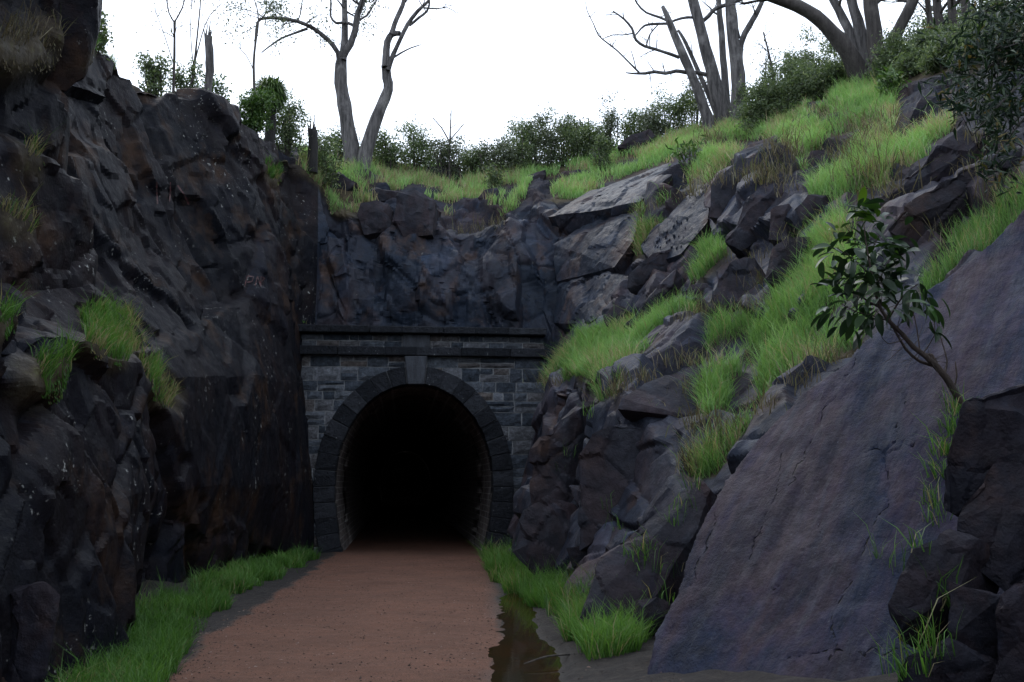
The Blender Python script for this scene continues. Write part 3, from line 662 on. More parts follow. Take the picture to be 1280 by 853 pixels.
while z < 4.96:
    h = sr.choice([.19, .22, .27, .30, .34, .36])
    if 4.96 - z - h < .14: h = 4.96 - z
    zc = z + h * .5
    if zc < ztop_ring:
        course(z, z + h, UL, ring_x(zc, True)); course(z, z + h, ring_x(zc, False), UR)
    else:
        course(z, z + h, UL, -.28); course(z, z + h, .28, UR)
    z += h
for zz0, zz1 in ((5.19, 5.36), (5.36, 5.53)):
    course(zz0, zz1, UL, -.36); course(zz0, zz1, .36, UR)
block([(-.35, 5.195), (.35, 5.195), (.35, 5.53), (-.35, 5.53)], -.14, .3, M_PALE, 'parapet_block', .015, .006, 8)
def stones_row(name, z0, z1, y0, y1, n, seed):
    rr = random.Random(seed); e = [UL - .02] + sorted(UL + (UR - UL) * (k + rr.uniform(-.15, .15)) / n for k in range(1, n)) + [UR + .03]
    for k in range(n):
        block([(e[k] + .004, z0), (e[k + 1] - .004, z0), (e[k + 1] - .004, z1), (e[k] + .004, z1)], y0 - rr.uniform(0, .012), y1, M_DRESS, name, .02, .008, seed + k)
stones_row('string_course_stone', 4.965, 5.19, -.24, .4, 6, 40)
stones_row('coping_stone', 5.535, 5.72, -.30, 1.1, 7, 60)

for o in list(portal.children):
    if o.name.split('.')[0] == 'stone': o.parent = rubble_wall
    elif o.name.split('.')[0] in ('voussoir', 'keystone'): o.parent = arch_ring

# ------------------------------------------------------------------ rocks and boulders
ROCKV = []; ROCKF = []
def rock(label, pts, Y=None, push=(.5, .5, -.4), bulge=.12, vox=None, mat=None, name='boulder', rough=1.0, cat='rock', group=None, lean=0.0, shift=0.0, conform=False):
    """angular rock: surveyed outline at its own distance, given depth by `push`, then worn"""
    cx_ = sum(p[0] for p in pts) / len(pts); cy_ = sum(p[1] for p in pts) / len(pts)
    if Y is None:
        h = None; q_ = cy_
        while h is None and q_ < cy_ + 60: h = hit2(cx_, q_)[0]; q_ += 4
        Y = (h.y if h else 30.) - .25
    Y += shift
    rr = random.Random(int(cx_ * 7 + cy_)); front = []
    for p in pts:
        dY = p[2] if len(p) > 2 else 0
        if conform:
            hc = hit(p[0], min(p[1], 690)); dY = (hc.y if hc else Y) - .3 - Y
        front.append(at(p[0], p[1], Y + dY + lean * (cy_ - p[1]) * Y / FPX + rr.uniform(-.05, .05)))
    c_ = sum(front, Vector()) / len(front); tow = (CAMP - c_).normalized()
    sz = max((f - c_).length for f in front)
    P_ = list(front)
    for f in rr.sample(front, 3): P_.append(c_ + (f - c_) * rr.uniform(.35, .9) + tow * bulge * sz * rr.uniform(.4, 1.4) + Vector((0, 0, .06 * sz * rr.uniform(-.5, 1))))
    pv = Vector(push) * sz * 1.1
    for f in front: P_.append(f + pv)
    bm = bmesh.new()
    for p in P_: bm.verts.new(p)
    r_ = bmesh.ops.convex_hull(bm, input=bm.verts)
    junk = [g for g in r_['geom_interior'] + r_['geom_unused'] if isinstance(g, bmesh.types.BMVert)]
    if junk: bmesh.ops.delete(bm, geom=list(set(junk)), context='VERTS')
    bmesh.ops.triangulate(bm, faces=bm.faces); tgt = vox or max(.035, .0034 * Y)
    for _ in range(7):
        le = [e for e in bm.edges if e.calc_length() > tgt * 1.5]
        if not le: break
        bmesh.ops.subdivide_edges(bm, edges=le, cuts=1, use_grid_fill=False); bmesh.ops.triangulate(bm, faces=[f for f in bm.faces if len(f.verts) > 3])
    bm.normal_update(); bm.verts.ensure_lookup_table()
    A = np.array([v.co[:] for v in bm.verts], float); NN = np.array([v.normal[:] for v in bm.verts]); q4 = np.array([[v.index for v in f.verts] for f in bm.faces], np.int32); bm.free()
    wz_ = np.stack([fbm(A, 1.1 / max(sz, .3), 3, 200 + q) for q in range(3)], 1); A = A + wz_ * .03 * sz
    k = max(.25, min(1.6, sz))
    M = rotm(10, 35, cx_ % 60)
    o1, e1, i1 = facets(A, (k * .9, k * .6, k * .65), M, int(cx_) % 97, .7, .1, .03); o2, e2, i2 = facets(A, (k * .25, k * .2, k * .22), M, int(cy_) % 89, .8, .1, .015)
    d = rough * (k * .085 * o1 + k * .020 * o2 - .02 * k * np.exp(-(e1 / .05)**2) + .012 * fbm(A, 3, 4, 2))
    A2 = A + NN * d[:, None]
    base = Vector((A2[:, 0].mean(), A2[:, 1].mean(), A2[:, 2].min()))
    me = npmesh(name, A2 - np.array(base), q4, mat or M_BOULDER, {'facet': .35 + .3 * (.6 * i1 + .4 * i2) * 1.6}, True, 16)
    o = link(name, me, None, base); tag(o, label, cat, group)
    o_ = sum(len(v) for v in ROCKV); sub_ = slice(None)
    ROCKV.append(A2); ROCKF.append([tuple(int(i) + o_ for i in f) for f in q4])
    return o
# the great tilted slab on the right
PLN = Vector((-.7, -.7, 1)).normalized(); PLP = Vector((1.1, 9, 0))
def on_slab(px, py, lift=0.0):
    d = ray(px, py); t_ = (PLP - CAMP).dot(PLN) / d.dot(PLN); return CAMP + d * t_ + PLN * lift
sp = [(800, 870), (850, 740), (905, 602), (985, 505), (1080, 432), (1112, 412), (1170, 372), (1290, 262), (1400, 300), (1420, 520), (1420, 700), (1300, 853), (1200, 1000), (900, 1000)]
bm = bmesh.new()
for q in sp:
    p = on_slab(*q); bm.verts.new(p); bm.verts.new(p - PLN * 1.3 + Vector((.35, .35, 0)))
bmesh.ops.convex_hull(bm, input=bm.verts)
tmp = bpy.data.meshes.new('tmp'); bm.to_mesh(tmp); bm.free(); to = bpy.data.objects.new('tmp', tmp); COL.objects.link(to)
md = to.modifiers.new('r', 'REMESH'); md.mode = 'VOXEL'; md.voxel_size = .032; md.adaptivity = 0
dg = bpy.context.evaluated_depsgraph_get(); ev = to.evaluated_get(dg); em = ev.to_mesh()
n = len(em.vertices); A = np.empty(n * 3, np.float32); em.vertices.foreach_get('co', A); A = A.reshape(-1, 3).astype(float)
LI = np.empty(len(em.loops), np.int32); em.loops.foreach_get('vertex_index', LI); q4 = LI.reshape(-1, 4)
ev.to_mesh_clear(); bpy.data.objects.remove(to); bpy.data.meshes.remove(tmp)
ms = rotm(0, -42, 45)
o1, e1, i1 = facets(A, (3.0, 1.6, 1.6), ms, 5, .3); o2, e2, i2 = facets(A, (1.2, .35, .5), ms, 9, .5)
dd = .035 * o1 + .012 * o2 + .06 * fbm(A, .7, 5, 3) + .008 * fbm(A, 6, 3, 4)
CRK = np.full(len(A), 9.)
for ln in ([(1132, 498), (1108, 585), (1085, 655), (1058, 750), (1028, 860)], [(985, 560), (960, 640), (940, 690), (918, 735)], [(900, 640), (885, 690), (866, 730)], [(985, 825), (1040, 818), (1080, 826), (1130, 815)], [(1072, 436), (1040, 500), (1010, 560), (985, 610)], [(1150, 560), (1120, 566), (1085, 562)], [(960, 740), (1000, 700), (1030, 640)]):
    ln = [(x_ + random.gauss(0, 3), y_ + random.gauss(0, 3)) for (xa, ya), (xb, yb) in zip(ln[:-1], ln[1:]) for x_, y_ in [(xa + (xb - xa) * k_ / 5, ya + (yb - ya) * k_ / 5) for k_ in range(5)]] + [ln[-1]]
    w = [np.array(on_slab(*q)) for q in ln]
    for a, b in zip(w[:-1], w[1:]):
        ab = b - a; tt = np.clip(((A - a) @ ab) / (ab @ ab), 0, 1); ds = np.linalg.norm(A - a - tt[:, None] * ab, axis=1)
        CRK = np.minimum(CRK, ds)
        dd -= .010 * np.exp(-(ds / .013)**2) * np.clip(fbm(A, 1.5, 3, 19) * 3 + .6, 0, 1)
SU_, SV_ = A @ np.array([.7071, -.7071, 0]), A @ np.array([.502, .502, .704])
dd += .07 * fbm(np.stack([SU_ * 1.1, SV_ * .3, 0 * SU_], 1), 1, 4, 14) + .02 * fbm(np.stack([SU_ * 4, SV_ * .8, 0 * SU_], 1), 1, 3, 15)
A2 = A + np.array(PLN) * dd[:, None] + np.array([.7071, -.7071, 0]) * (.16 * fbm(A, 1.3, 4, 16))[:, None] + np.array([.502, .502, .704]) * (.14 * fbm(A, 1.5, 4, 18))[:, None]
base = np.array([A2[:, 0].mean(), A2[:, 1].mean(), A2[:, 2].min()])
sl = link('rock_slab', npmesh('rock_slab', A2 - base, q4, M_SLAB, {'crk': CRK, 'su': (A2 - base) @ np.array([.7071, -.7071, 0]), 'sv': (A2 - base) @ np.array([.502, .502, .704])}, True, 30), None, base)
tag(sl, 'huge smooth grey purple rock slab sloping down to the path, right foreground', 'rock')
ROCKV.append(A2); ROCKF.append([tuple(map(int, f)) for f in q4])

RP = (.55, .55, -.45)
ROCKS = [
 # label, outline px, keyword args
 ('dark rock buttress with overhanging black face below the grassy bench', [(722, 572), (741, 543), (772, 531), (797, 546), (831, 535), (868, 541), (872, 600), (840, 622), (775, 660), (724, 690)], dict(Y=15.0, push=(.5, .75, -.1), bulge=.05, rough=.7)),
 ('flat grey ledge rock capping the black buttress under the grass', [(772, 512), (778, 498), (806, 480), (871, 453), (884, 490), (916, 518), (900, 530), (864, 526), (816, 516)], dict(Y=15.1, lean=.9, push=(.4, .7, -.35), bulge=.03, rough=.5)),
 ('long thin leaning rock slab beside the great smooth slab', [(722, 775), (750, 700), (797, 662), (873, 597), (887, 612), (871, 660), (848, 705), (812, 760), (770, 790)], dict(Y=11.9, lean=.55, push=(.45, .5, -.5), bulge=.04, rough=.6)),
 ('rounded grey stone at the foot of the great slab beside tall grass', [(787, 765), (797, 750), (822, 746), (832, 770), (815, 790), (796, 790)], dict(Y=11.1, push=(.6, .6, -.3), bulge=.25, rough=.6)),
 ('small square dark block at the base of the black buttress', [(708, 685), (738, 681), (741, 706), (715, 710)], dict(Y=15.2, push=(.5, .8, -.2), bulge=.05, rough=.5)),
 ('tall dark purple rock nearest the right side of the tunnel portal', [(664, 600), (668, 562), (696, 526), (730, 498), (752, 503), (735, 560), (722, 640), (700, 690), (668, 660)], dict(Y=18.2, push=(.6, .6, -.2), bulge=.1)),
 ('low black rock rising from the verge grass right of the tunnel mouth', [(640, 690), (655, 640), (685, 620), (712, 660), (715, 720), (690, 735)], dict(Y=17.0, push=(.6, .6, -.2), bulge=.12)),
 ('long smooth bluish slab sloping along the cliff rim right of centre', [(684, 272), (735, 240), (790, 222), (834, 206), (840, 220), (800, 252), (760, 266), (712, 290)], dict(conform=True, push=(.3, .6, -.6), bulge=.02, rough=.6, mat=M_BACK)),
 ('broad flat rock face under the bluish rim slab', [(690, 304), (745, 272), (802, 262), (792, 300), (768, 334), (722, 350), (694, 352)], dict(conform=True, push=(.3, .6, -.6), bulge=.03, rough=.7, mat=M_BACK)),
 ('sharp-edged slab dipping towards the portal coping', [(690, 404), (700, 356), (760, 338), (786, 344), (774, 382), (736, 404)], dict(conform=True, push=(.3, .6, -.6), bulge=.03, rough=.7, mat=M_BACK)),
 ('long slanting slab between two strips of grass on the cliff', [(800, 306), (835, 268), (872, 232), (890, 230), (884, 276), (850, 316), (815, 330)], dict(conform=True, push=(.3, .6, -.6), bulge=.03, rough=.7, mat=M_BACK)),
 ('pointed grey block standing at the top of the rock pile', [(946, 228), (949, 210), (961, 187), (982, 182), (990, 204), (988, 228), (968, 238)], dict(push=RP)),
 ('long leaning slab below the pointed block on the grass slope', [(910, 302), (927, 262), (950, 230), (974, 221), (982, 245), (975, 268), (950, 300), (927, 314)], dict(push=RP)),
 ('grey leaning block left of the pointed block', [(884, 272), (889, 232), (924, 199), (947, 197), (946, 218), (915, 258), (900, 280)], dict(push=RP)),
 ('rusty brown broken block right of the long leaning slab', [(960, 300), (962, 262), (985, 255), (996, 275), (985, 302)], dict(push=RP)),
 ('large purple brown block with a flat face above the grassy bench', [(886, 388), (898, 349), (912, 328), (943, 323), (948, 350), (934, 385), (912, 402)], dict(push=RP, shift=-.3)),
 ('purple block with grassy sides, right of the large purple block', [(956, 350), (966, 312), (986, 297), (1012, 297), (1000, 331), (978, 362)], dict(push=RP, shift=-.2)),
 ('low flat block left of the large purple block', [(842, 378), (864, 356), (896, 352), (880, 380), (860, 388)], dict(push=RP)),
 ('long pale grey stone strip lying down the slope above the bench', [(780, 408), (806, 376), (845, 338), (846, 354), (822, 378), (795, 406)], dict(push=RP)),
 ('purple flat-faced rock under the small grass ledge', [(784, 360), (786, 342), (816, 316), (839, 309), (839, 330), (812, 354)], dict(push=RP)),
 ('small red brown boulder on the left end of the bench', [(753, 396), (769, 379), (781, 385), (777, 407), (759, 408)], dict(push=RP, shift=-.2)),
 ('small brown boulder on the grass right of the rock pile', [(993, 262), (1010, 244), (1034, 244), (1027, 261), (1002, 276)], dict(push=RP)),
 ('dark boulder half hidden in the upper grass below the trees', [(1135, 158), (1140, 138), (1152, 122), (1175, 119), (1174, 150), (1150, 170)], dict(push=RP)),
 ('long grey slab rock dipping across the upper right slope', [(1086, 258), (1122, 231), (1205, 160), (1242, 164), (1200, 205), (1130, 262), (1100, 275)], dict(push=(.4, .5, -.6), shift=-.3)),
 ('broad purple rock under the long grey slab, upper right', [(1105, 285), (1130, 258), (1200, 210), (1285, 185), (1285, 225), (1200, 232), (1192, 268), (1150, 318)], dict(push=(.4, .5, -.6), shift=-.5)),
 ('small dark rock in the gap between two grey slabs on the right', [(1165, 325), (1178, 305), (1192, 302), (1196, 322), (1180, 338)], dict(push=RP, shift=-.2)),
 ('small grey rock in the grass left of the long grey slab', [(1002, 215), (1012, 188), (1034, 186), (1038, 212), (1020, 226)], dict(push=RP)),
 ('low grey rock in the grass under the pointed block', [(1028, 232), (1036, 212), (1048, 214), (1046, 236)], dict(push=RP)),
 ('big dark boulder in the grass behind the portal, centre', [(520, 224), (536, 208), (573, 206), (580, 222), (540, 238)], dict(push=(.1, .8, -.3))),
 ('large angular boulder on the rim directly above the portal', [(490, 278), (499, 242), (519, 238), (545, 252), (540, 294), (505, 296)], dict(push=(.1, .8, -.2), shift=-.3)),
 ('flat dark boulder under the shrubs right of centre skyline', [(645, 230), (660, 218), (682, 212), (678, 226), (658, 237)], dict(push=(.1, .8, -.3))),
 ('grey boulder in grass, second from the flat dark one', [(598, 248), (605, 238), (622, 234), (627, 254), (608, 262)], dict(push=(.1, .8, -.3))),
 ('dark rock on the skyline bank at the foot of the leaning trees', [(772, 184), (790, 170), (812, 162), (820, 170), (800, 190)], dict(push=(.1, .8, -.3))),
 ('dark layered rock on the rim left of the angular boulder', [(446, 268), (450, 254), (470, 248), (486, 256), (490, 290), (455, 294)], dict(push=(.1, .8, -.2), shift=-.25)),
 ('low rock in the grass below the twin gum trees', [(398, 232), (404, 220), (424, 216), (446, 228), (430, 244)], dict(push=(.1, .8, -.3))),
 ('small upright rock near the base of the right twin gum', [(474, 206), (480, 194), (492, 192), (496, 210)], dict(push=(.1, .8, -.3))),
 ('flat rock lying across the grass below the upright rock', [(452, 244), (470, 234), (502, 240), (500, 250), (470, 252)], dict(push=(.1, .8, -.3))),
 ('dark upright rock beside the leaning sapling, right edge', [(1176, 640), (1178, 583), (1200, 560), (1204, 500), (1290, 470), (1310, 570), (1250, 585), (1210, 650)], dict(Y=7.4, push=(.7, .45, -.3), bulge=.06, mat=M_NEAR)),
 ('broad speckled rock at the right edge of the photo', [(1200, 690), (1203, 632), (1247, 570), (1310, 566), (1320, 700), (1260, 745)], dict(Y=6.9, push=(.7, .45, -.3), bulge=.08, mat=M_NEAR)),
 ('jutting brown rock overhanging the foot of the great slab', [(1112, 756), (1143, 686), (1189, 665), (1222, 674), (1200, 735), (1160, 765), (1120, 800)], dict(Y=6.8, push=(.6, .5, -.3), bulge=.08, mat=M_NEAR)),
 ('dark block below the broad speckled rock', [(1184, 724), (1256, 746), (1242, 826), (1184, 806)], dict(Y=6.6, push=(.6, .5, -.3), bulge=.06, mat=M_NEAR)),
 ('dark rock in the bottom right corner', [(1252, 745), (1320, 690), (1320, 870), (1240, 870)], dict(Y=6.3, push=(.6, .5, -.3), bulge=.08, mat=M_NEAR)),
 ('low dark rock at the bottom edge under the dark block', [(1110, 875), (1130, 820), (1185, 800), (1245, 825), (1250, 890)], dict(Y=6.5, push=(.6, .5, -.3), bulge=.08, mat=M_NEAR)),
 ('dark pointed block at the bottom left, beside the verge grass', [(8, 870), (12, 742), (60, 728), (76, 745), (66, 800), (50, 870)], dict(Y=8.3, push=(-.8, .4, -.1), bulge=.08, mat=M_NEAR)),
]
for lab, pts, kw in ROCKS: rock(lab, pts, **kw)
RBVH = BVHTree.FromPolygons(np.concatenate(ROCKV).tolist(), [f for g_ in ROCKF for f in g_])

# faded red paint on the left rock face: streaks and a scrawl, flat bands laid on the stone
def paint(lines, wpx):
    vs, fs = [], []
    for ln in lines:
        prev = None; seq = []
        for (x0, y0), (x1, y1) in zip(ln[:-1], ln[1:]):
            m = max(2, int(math.hypot(x1 - x0, y1 - y0) / 2))
            seq += [(x0 + (x1 - x0) * k / m, y0 + (y1 - y0) * k / m) for k in range(m)]
        seq.append(ln[-1])
        for k, (x, y) in enumerate(seq):
            h, nn = hit2(x, y)
            if h is None: prev = None; continue
            a, b = seq[min(k + 1, len(seq) - 1)], seq[max(k - 1, 0)]
            sx, sy = -(a[1] - b[1]), a[0] - b[0]; l_ = math.hypot(sx, sy) or 1
            ww = wpx * (.6 + .5 * random.random())
            h1, h2 = hit2(x + sx / l_ * ww, y + sy / l_ * ww)[0] or h, hit2(x - sx / l_ * ww, y - sy / l_ * ww)[0] or h
            tw = (CAMP - h).normalized() * .09
            if (h1 - h2).length > .3: prev = None; continue
            vs += [h1 + tw, h2 + tw]
            if prev is not None: fs.append((prev, prev + 1, len(vs) - 1, len(vs) - 2))
            prev = len(vs) - 2
    me = bpy.data.meshes.new('paint_mark'); me.from_pydata(vs, [], fs); me.materials.append(M_RED)
    o = link('paint_mark', me, left_face); o['label'] = 'faded red spray paint on the left rock face'
paint([[(196, 228), (196, 240), (197, 255)], [(213, 228), (213, 242), (212, 252)], [(222, 232), (230, 243), (236, 256)]], 1.0)
paint([[(309, 345), (306, 358)], [(309, 345), (317, 346), (315, 352), (309, 353)], [(319, 357), (322, 345), (325, 356)], [(326, 358), (326, 346), (331, 348), (327, 352)]], .7)

# ------------------------------------------------------------------ grass
def blades(P, N, L, Wd, tint, lean=.45, droop=.5):
    n = len(P)
    ang = RNG.uniform(0, 2 * np.pi, n); h = np.stack([np.cos(ang), np.sin(ang), np.zeros(n)], 1)
    up = N * .45 + np.array([0, 0, 1.0]); up /= np.linalg.norm(up, axis=1, keepdims=True)
    d1 = up + h * (RNG.uniform(0, lean, n))[:, None]; d1 /= np.linalg.norm(d1, axis=1, keepdims=True)
    d2 = d1 + h * (RNG.uniform(.1, 1, n) * droop)[:, None] - np.array([0, 0, 1]) * (RNG.uniform(0, .8, n) * droop)[:, None]
    d2 /= np.linalg.norm(d2, axis=1, keepdims=True)
    a2 = RNG.uniform(0, 2 * np.pi, n); s = np.stack([np.cos(a2), np.sin(a2), np.zeros(n)], 1) * (Wd / 2)[:, None]
    m = P + d1 * (L * .55)[:, None]; tp_ = m + d2 * (L * .45)[:, None]
    V_ = np.stack([P - s, P + s, m - s * .8, m + s * .8, tp_], 1).reshape(-1, 3)
    b = np.arange(n)[:, None] * 5
    F_ = np.concatenate([b + np.array([[0, 1, 3]]), b + np.array([[0, 3, 2]]), b + np.array([[2, 3, 4]])], 0)
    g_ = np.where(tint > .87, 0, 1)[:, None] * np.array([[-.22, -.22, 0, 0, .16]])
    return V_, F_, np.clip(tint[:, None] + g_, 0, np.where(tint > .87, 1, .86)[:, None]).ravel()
QI = np.arange(NS * NV).reshape(NS, NV)
TQ = np.stack([QI[:-1, :-1], QI[1:, :-1], QI[1:, 1:], QI[:-1, 1:]], -1).reshape(-1, 4)
TC = V[TQ].mean(1); TPX, TPY = proj(TC)
d1 = V[TQ[:, 2]] - V[TQ[:, 0]]; d2 = V[TQ[:, 3]] - V[TQ[:, 1]]; cr = np.cross(d1, d2); TA = np.linalg.norm(cr, axis=1) / 2
TN = cr / (2 * TA[:, None] + 1e-9); TN = np.where(TN[:, 2:3] < 0, -TN, TN)
FC = F0[FQ].mean(1); FPX_, FPY_ = proj(FC)
FA = np.linalg.norm(np.cross(F0[FQ[:, 2]] - F0[FQ[:, 0]], F0[FQ[:, 3]] - F0[FQ[:, 1]]), axis=1) / 2
def scatter(polys, dens, floor=False, yr=(0, 99), upmin=-1, clump=.5, jit=6, seed=1):
    C_, A_, Q_, X_, Y_, VV = (FC, FA, FQ, FPX_, FPY_, F0) if floor else (TC, TA, TQ, TPX, TPY, V)
    m = np.zeros(len(C_), bool)
    jx, jy = X_ + jit * fbm(C_, 3, 2, 61), Y_ + jit * fbm(C_, 3, 2, 62)
    for pl in polys: m |= in_poly(jx, jy, pl)
    m &= (C_[:, 1] > yr[0]) & (C_[:, 1] < yr[1])
    if not floor: m &= TN[:, 2] > upmin
    ii = np.nonzero(m)[0]
    dn = dens * np.clip(1 + clump * 2.2 * fbm(C_[ii], 1.7, 3, seed), .05, 2.5)
    if not floor: dn = dn * np.clip(soil[Q_[ii]].mean(1) * 1.6 - .2, 0, 1)
    cnt = RNG.poisson(A_[ii] * dn); jj = np.repeat(ii, cnt)
    if not len(jj): return np.zeros((0, 3)), np.zeros((0, 3))
    w = RNG.dirichlet((1, 1, 1, 1), len(jj)); P_ = (VV[Q_[jj]] * w[:, :, None]).sum(1)
    N_ = np.tile([0, 0, 1.], (len(jj), 1)) if floor else TN[jj]
    if not floor:
        keep = [RBVH.ray_cast(Vector(p) + Vector((0, 0, .02)), Vector((-.25, -.35, .9)), 1.0)[0] is None for p in P_]
        P_, N_ = P_[keep], N_[keep]
    return P_, N_
def turf(label, polys, dens, length, mat, wid=.011, tint=(.1, .75), dry=.08, floor=False, yr=(0, 99), upmin=-1, clump=.5, droop=.5, seed=1, lean=.45, extra=None, cap=70000):
    P_, N_ = scatter(polys, dens, floor, yr, upmin, clump, 11 if floor else 8, seed)
    if extra is not None:
        e = extra(); P_ = np.concatenate([P_, e[0]]); N_ = np.concatenate([N_, e[1]])
    if len(P_) > cap:
        s_ = RNG.choice(len(P_), cap, False); P_, N_ = P_[s_], N_[s_]
    n = len(P_); print('grass', label[:40], n)
    if n == 0: return
    pat = fbm(P_, .8, 3, 71 + seed) * .5 + .5; hh = np.clip(.55 + .9 * (fbm(P_, 1.3, 3, 81 + seed) * .5 + .5), .4, 1.4)
    L = RNG.gamma(9, 1 / 9, n) * length * hh
    ti = np.clip(tint[0] + (tint[1] - tint[0]) * (1.0 * (pat - .5) + .5 + .5 * (RNG.random(n) - .5)), 0, .84)
    ti = np.where(RNG.random(n) < dry * (.4 + 3.2 * (fbm(P_, 1.1, 2, 5) > .12)), RNG.uniform(.88, 1, n), ti)
    dist = np.linalg.norm(P_, axis=1); Wd = np.maximum(wid * .8, .00055 * dist) * RNG.uniform(.7, 1.3, n)
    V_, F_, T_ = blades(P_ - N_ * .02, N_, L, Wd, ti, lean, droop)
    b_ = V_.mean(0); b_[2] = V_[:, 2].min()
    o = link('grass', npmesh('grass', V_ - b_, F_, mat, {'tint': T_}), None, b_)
    return tag(o, label, 'grass', None, 'stuff')
turf('long soft green grass on the sloping bench, right of the portal', TURF['bench'], 2100, .34, M_GRASS, yr=(12, 26), dry=.12, clump=.8, droop=.8, lean=.7, cap=90000)
turf('green grass climbing the upper right slope below the trees', TURF['upper'], 1000, .34, M_GRASS, yr=(14, 34), tint=(.2, .85), dry=.16, seed=2, clump=1.0, droop=.8, lean=.7, cap=70000)
turf('green grass behind the crest of the great slab, right edge', TURF['brow'], 1400, .28, M_GRASS, yr=(10, 24), tint=(.05, .6), dry=.08, seed=3, cap=40000)
turf('bright green grass along the rim under the skyline trees', TURF['rim'], 800, .26, M_GRASS, yr=(24, 36), tint=(.3, .9), dry=.15, seed=4, clump=1.3, droop=.8, cap=38000)
turf('bright green grass tufts on the ledges above the portal', TURF['back'], 800, .27, M_GRASS, yr=(26.5, 36), tint=(.3, .9), dry=.15, seed=5, clump=1.5, cap=38000)
turf('green grass tufts growing from cracks in the left rock face', TURF['ledge'], 1500, .26, M_VERGE, yr=(7, 30), upmin=.12, tint=(.1, .9), dry=.2, seed=6, droop=.9, cap=30000)
turf('dry brown grass hanging from the rock faces', TURF['dry'], 900, .32, M_DRY, yr=(6, 22), upmin=.25, tint=(0, .8), dry=.1, seed=7, droop=1.1, cap=14000)
VL = [[(60, 900), (95, 845), (108, 800), (160, 768), (215, 742), (275, 722), (345, 703), (398, 693), (390, 701), (345, 722), (298, 745), (262, 774), (224, 824), (180, 900)]]
VR = [[(606, 700), (632, 684), (690, 686), (718, 712), (725, 760), (700, 772), (668, 758), (640, 742), (618, 728)], [(695, 770), (735, 745), (790, 760), (806, 800), (800, 815), (735, 826), (705, 800)], [(640, 700), (690, 700), (760, 760), (700, 770)]]
turf('lush green grass verge along the left side of the path', VL, 2000, .23, M_VERGE, .010, (.1, .85), .03, True, (7, 25), cap=60000, seed=8, droop=1.0, clump=1.25, lean=.8)
turf('lush green grass by the puddle on the right of the path', VR, 2900, .34, M_VERGE, .011, (.15, .9), .05, True, (9, 25), cap=42000, seed=9, droop=.9, clump=.7, lean=.7)
turf('low grass at the foot of the right rocks', [[(690, 800), (720, 690), (800, 690), (800, 790)], [(615, 690), (700, 640), (720, 720), (640, 720)], [(840, 640), (880, 590), (905, 560), (900, 610), (860, 660)]], 260, .34, M_VERGE, .010, (.1, .8), .1, False, (10, 24), seed=10, droop=.8, cap=9000)
# thin tufts rooted on rocks and in their joints
def tufts(label, spots, length, mat, n=26, dens=1, spread=.10, tint=(.1, .85), dry=.15, wid=.009):
    Ps = []
    for x, y, *k in spots:
        d = ray(x, y).normalized(); h = RBVH.ray_cast(CAMP, d); h2 = TBVH.ray_cast(CAMP, d)
        c_ = [q for q in (h, h2) if q[0] is not None]
        if not c_: continue
        p = min(c_, key=lambda q: q[3])[0]
        Ps.append(np.array(p) + RNG.normal(0, 1, (int(n * (k[0] if k else 1)), 3)) * np.array([spread, spread, spread * .3]) + np.array(d) * .02)
    P_ = np.concatenate(Ps); m_ = len(P_); N_ = np.tile([-.3, -.3, .8], (m_, 1))
    ti = np.where(RNG.random(m_) < dry, RNG.uniform(.88, 1, m_), RNG.uniform(*tint, m_))
    V_, F_, T_ = blades(P_, N_, RNG.gamma(8, 1 / 8, m_) * length, np.full(m_, wid) * RNG.uniform(.7, 1.3, m_), ti, .7, 1.0)
    b_ = V_.mean(0); b_[2] = V_[:, 2].min()
    tag(link('grass', npmesh('grass', V_ - b_, F_, mat, {'tint': T_}), None, b_), label, 'grass', None, 'stuff')
tufts('sparse grass in the joint along the right edge of the great slab', [(1190, 545, 2), (1182, 570, 2.5), (1176, 600, 1.5), (1168, 635, 1.2), (1172, 655), (1150, 690, .6), (1170, 820, 1.6), (1150, 840, 1.4), (1130, 845), (1182, 760, .8), (1100, 700, .5), (1120, 712, .4), (1195, 520, 2)], .26, M_VERGE, 22, 1, .05)
tufts('wispy grass along the lower edge of the leaning rock slabs', [(795, 700, 1.5), (808, 690), (812, 715), (770, 665, .7), (760, 640, .7), (880, 600, 1.5), (868, 615), (850, 640, .8), (842, 655, .6), (835, 755, .7), (840, 720, .7), (905, 560, 1.5), (893, 585, 1.5), (820, 520, .4), (712, 570, 1.2), (700, 590, .8), (740, 520, 1.2)], .28, M_VERGE, 20, 1, .07)
tufts('dry grass stalks among the blocks above the bench', [(900, 300), (905, 330), (950, 330, 1.3), (950, 360, 1.3), (940, 390, 1.3), (900, 395, 1.3), (880, 395), (915, 405), (965, 380), (860, 400), (1000, 290), (990, 310), (830, 380), (1215, 180, 1.5), (1220, 220, 1.5), (1180, 300, 1.2), (1240, 250, 1.3), (1085, 275, 1.2), (1110, 240)], .34, M_DRY, 34, 1, .14, wid=.010)
tufts('dry tussocks scattered over the upper right grass slope', [(random.uniform(860, 1120), random.uniform(120, 250), random.uniform(.6, 1.6)) for _ in range(34)] + [(random.uniform(1060, 1140), random.uniform(170, 260)) for _ in range(14)], .36, M_DRY, 60, 1, .22, wid=.016)
tufts('dry roots and dead grass hanging along the lower edge of the bench', [(684, 480), (700, 482), (716, 470), (770, 498), (782, 490), (800, 478), (830, 458), (850, 456), (874, 458), (868, 495), (884, 530), (876, 545), (900, 545), (930, 540), (960, 515), (1000, 485), (1040, 455), (880, 570), (868, 590), (640, 262), (620, 284), (600, 290), (575, 292), (800, 270), (815, 262)], .30, M_DRY, 60, 1, .16, wid=.011)
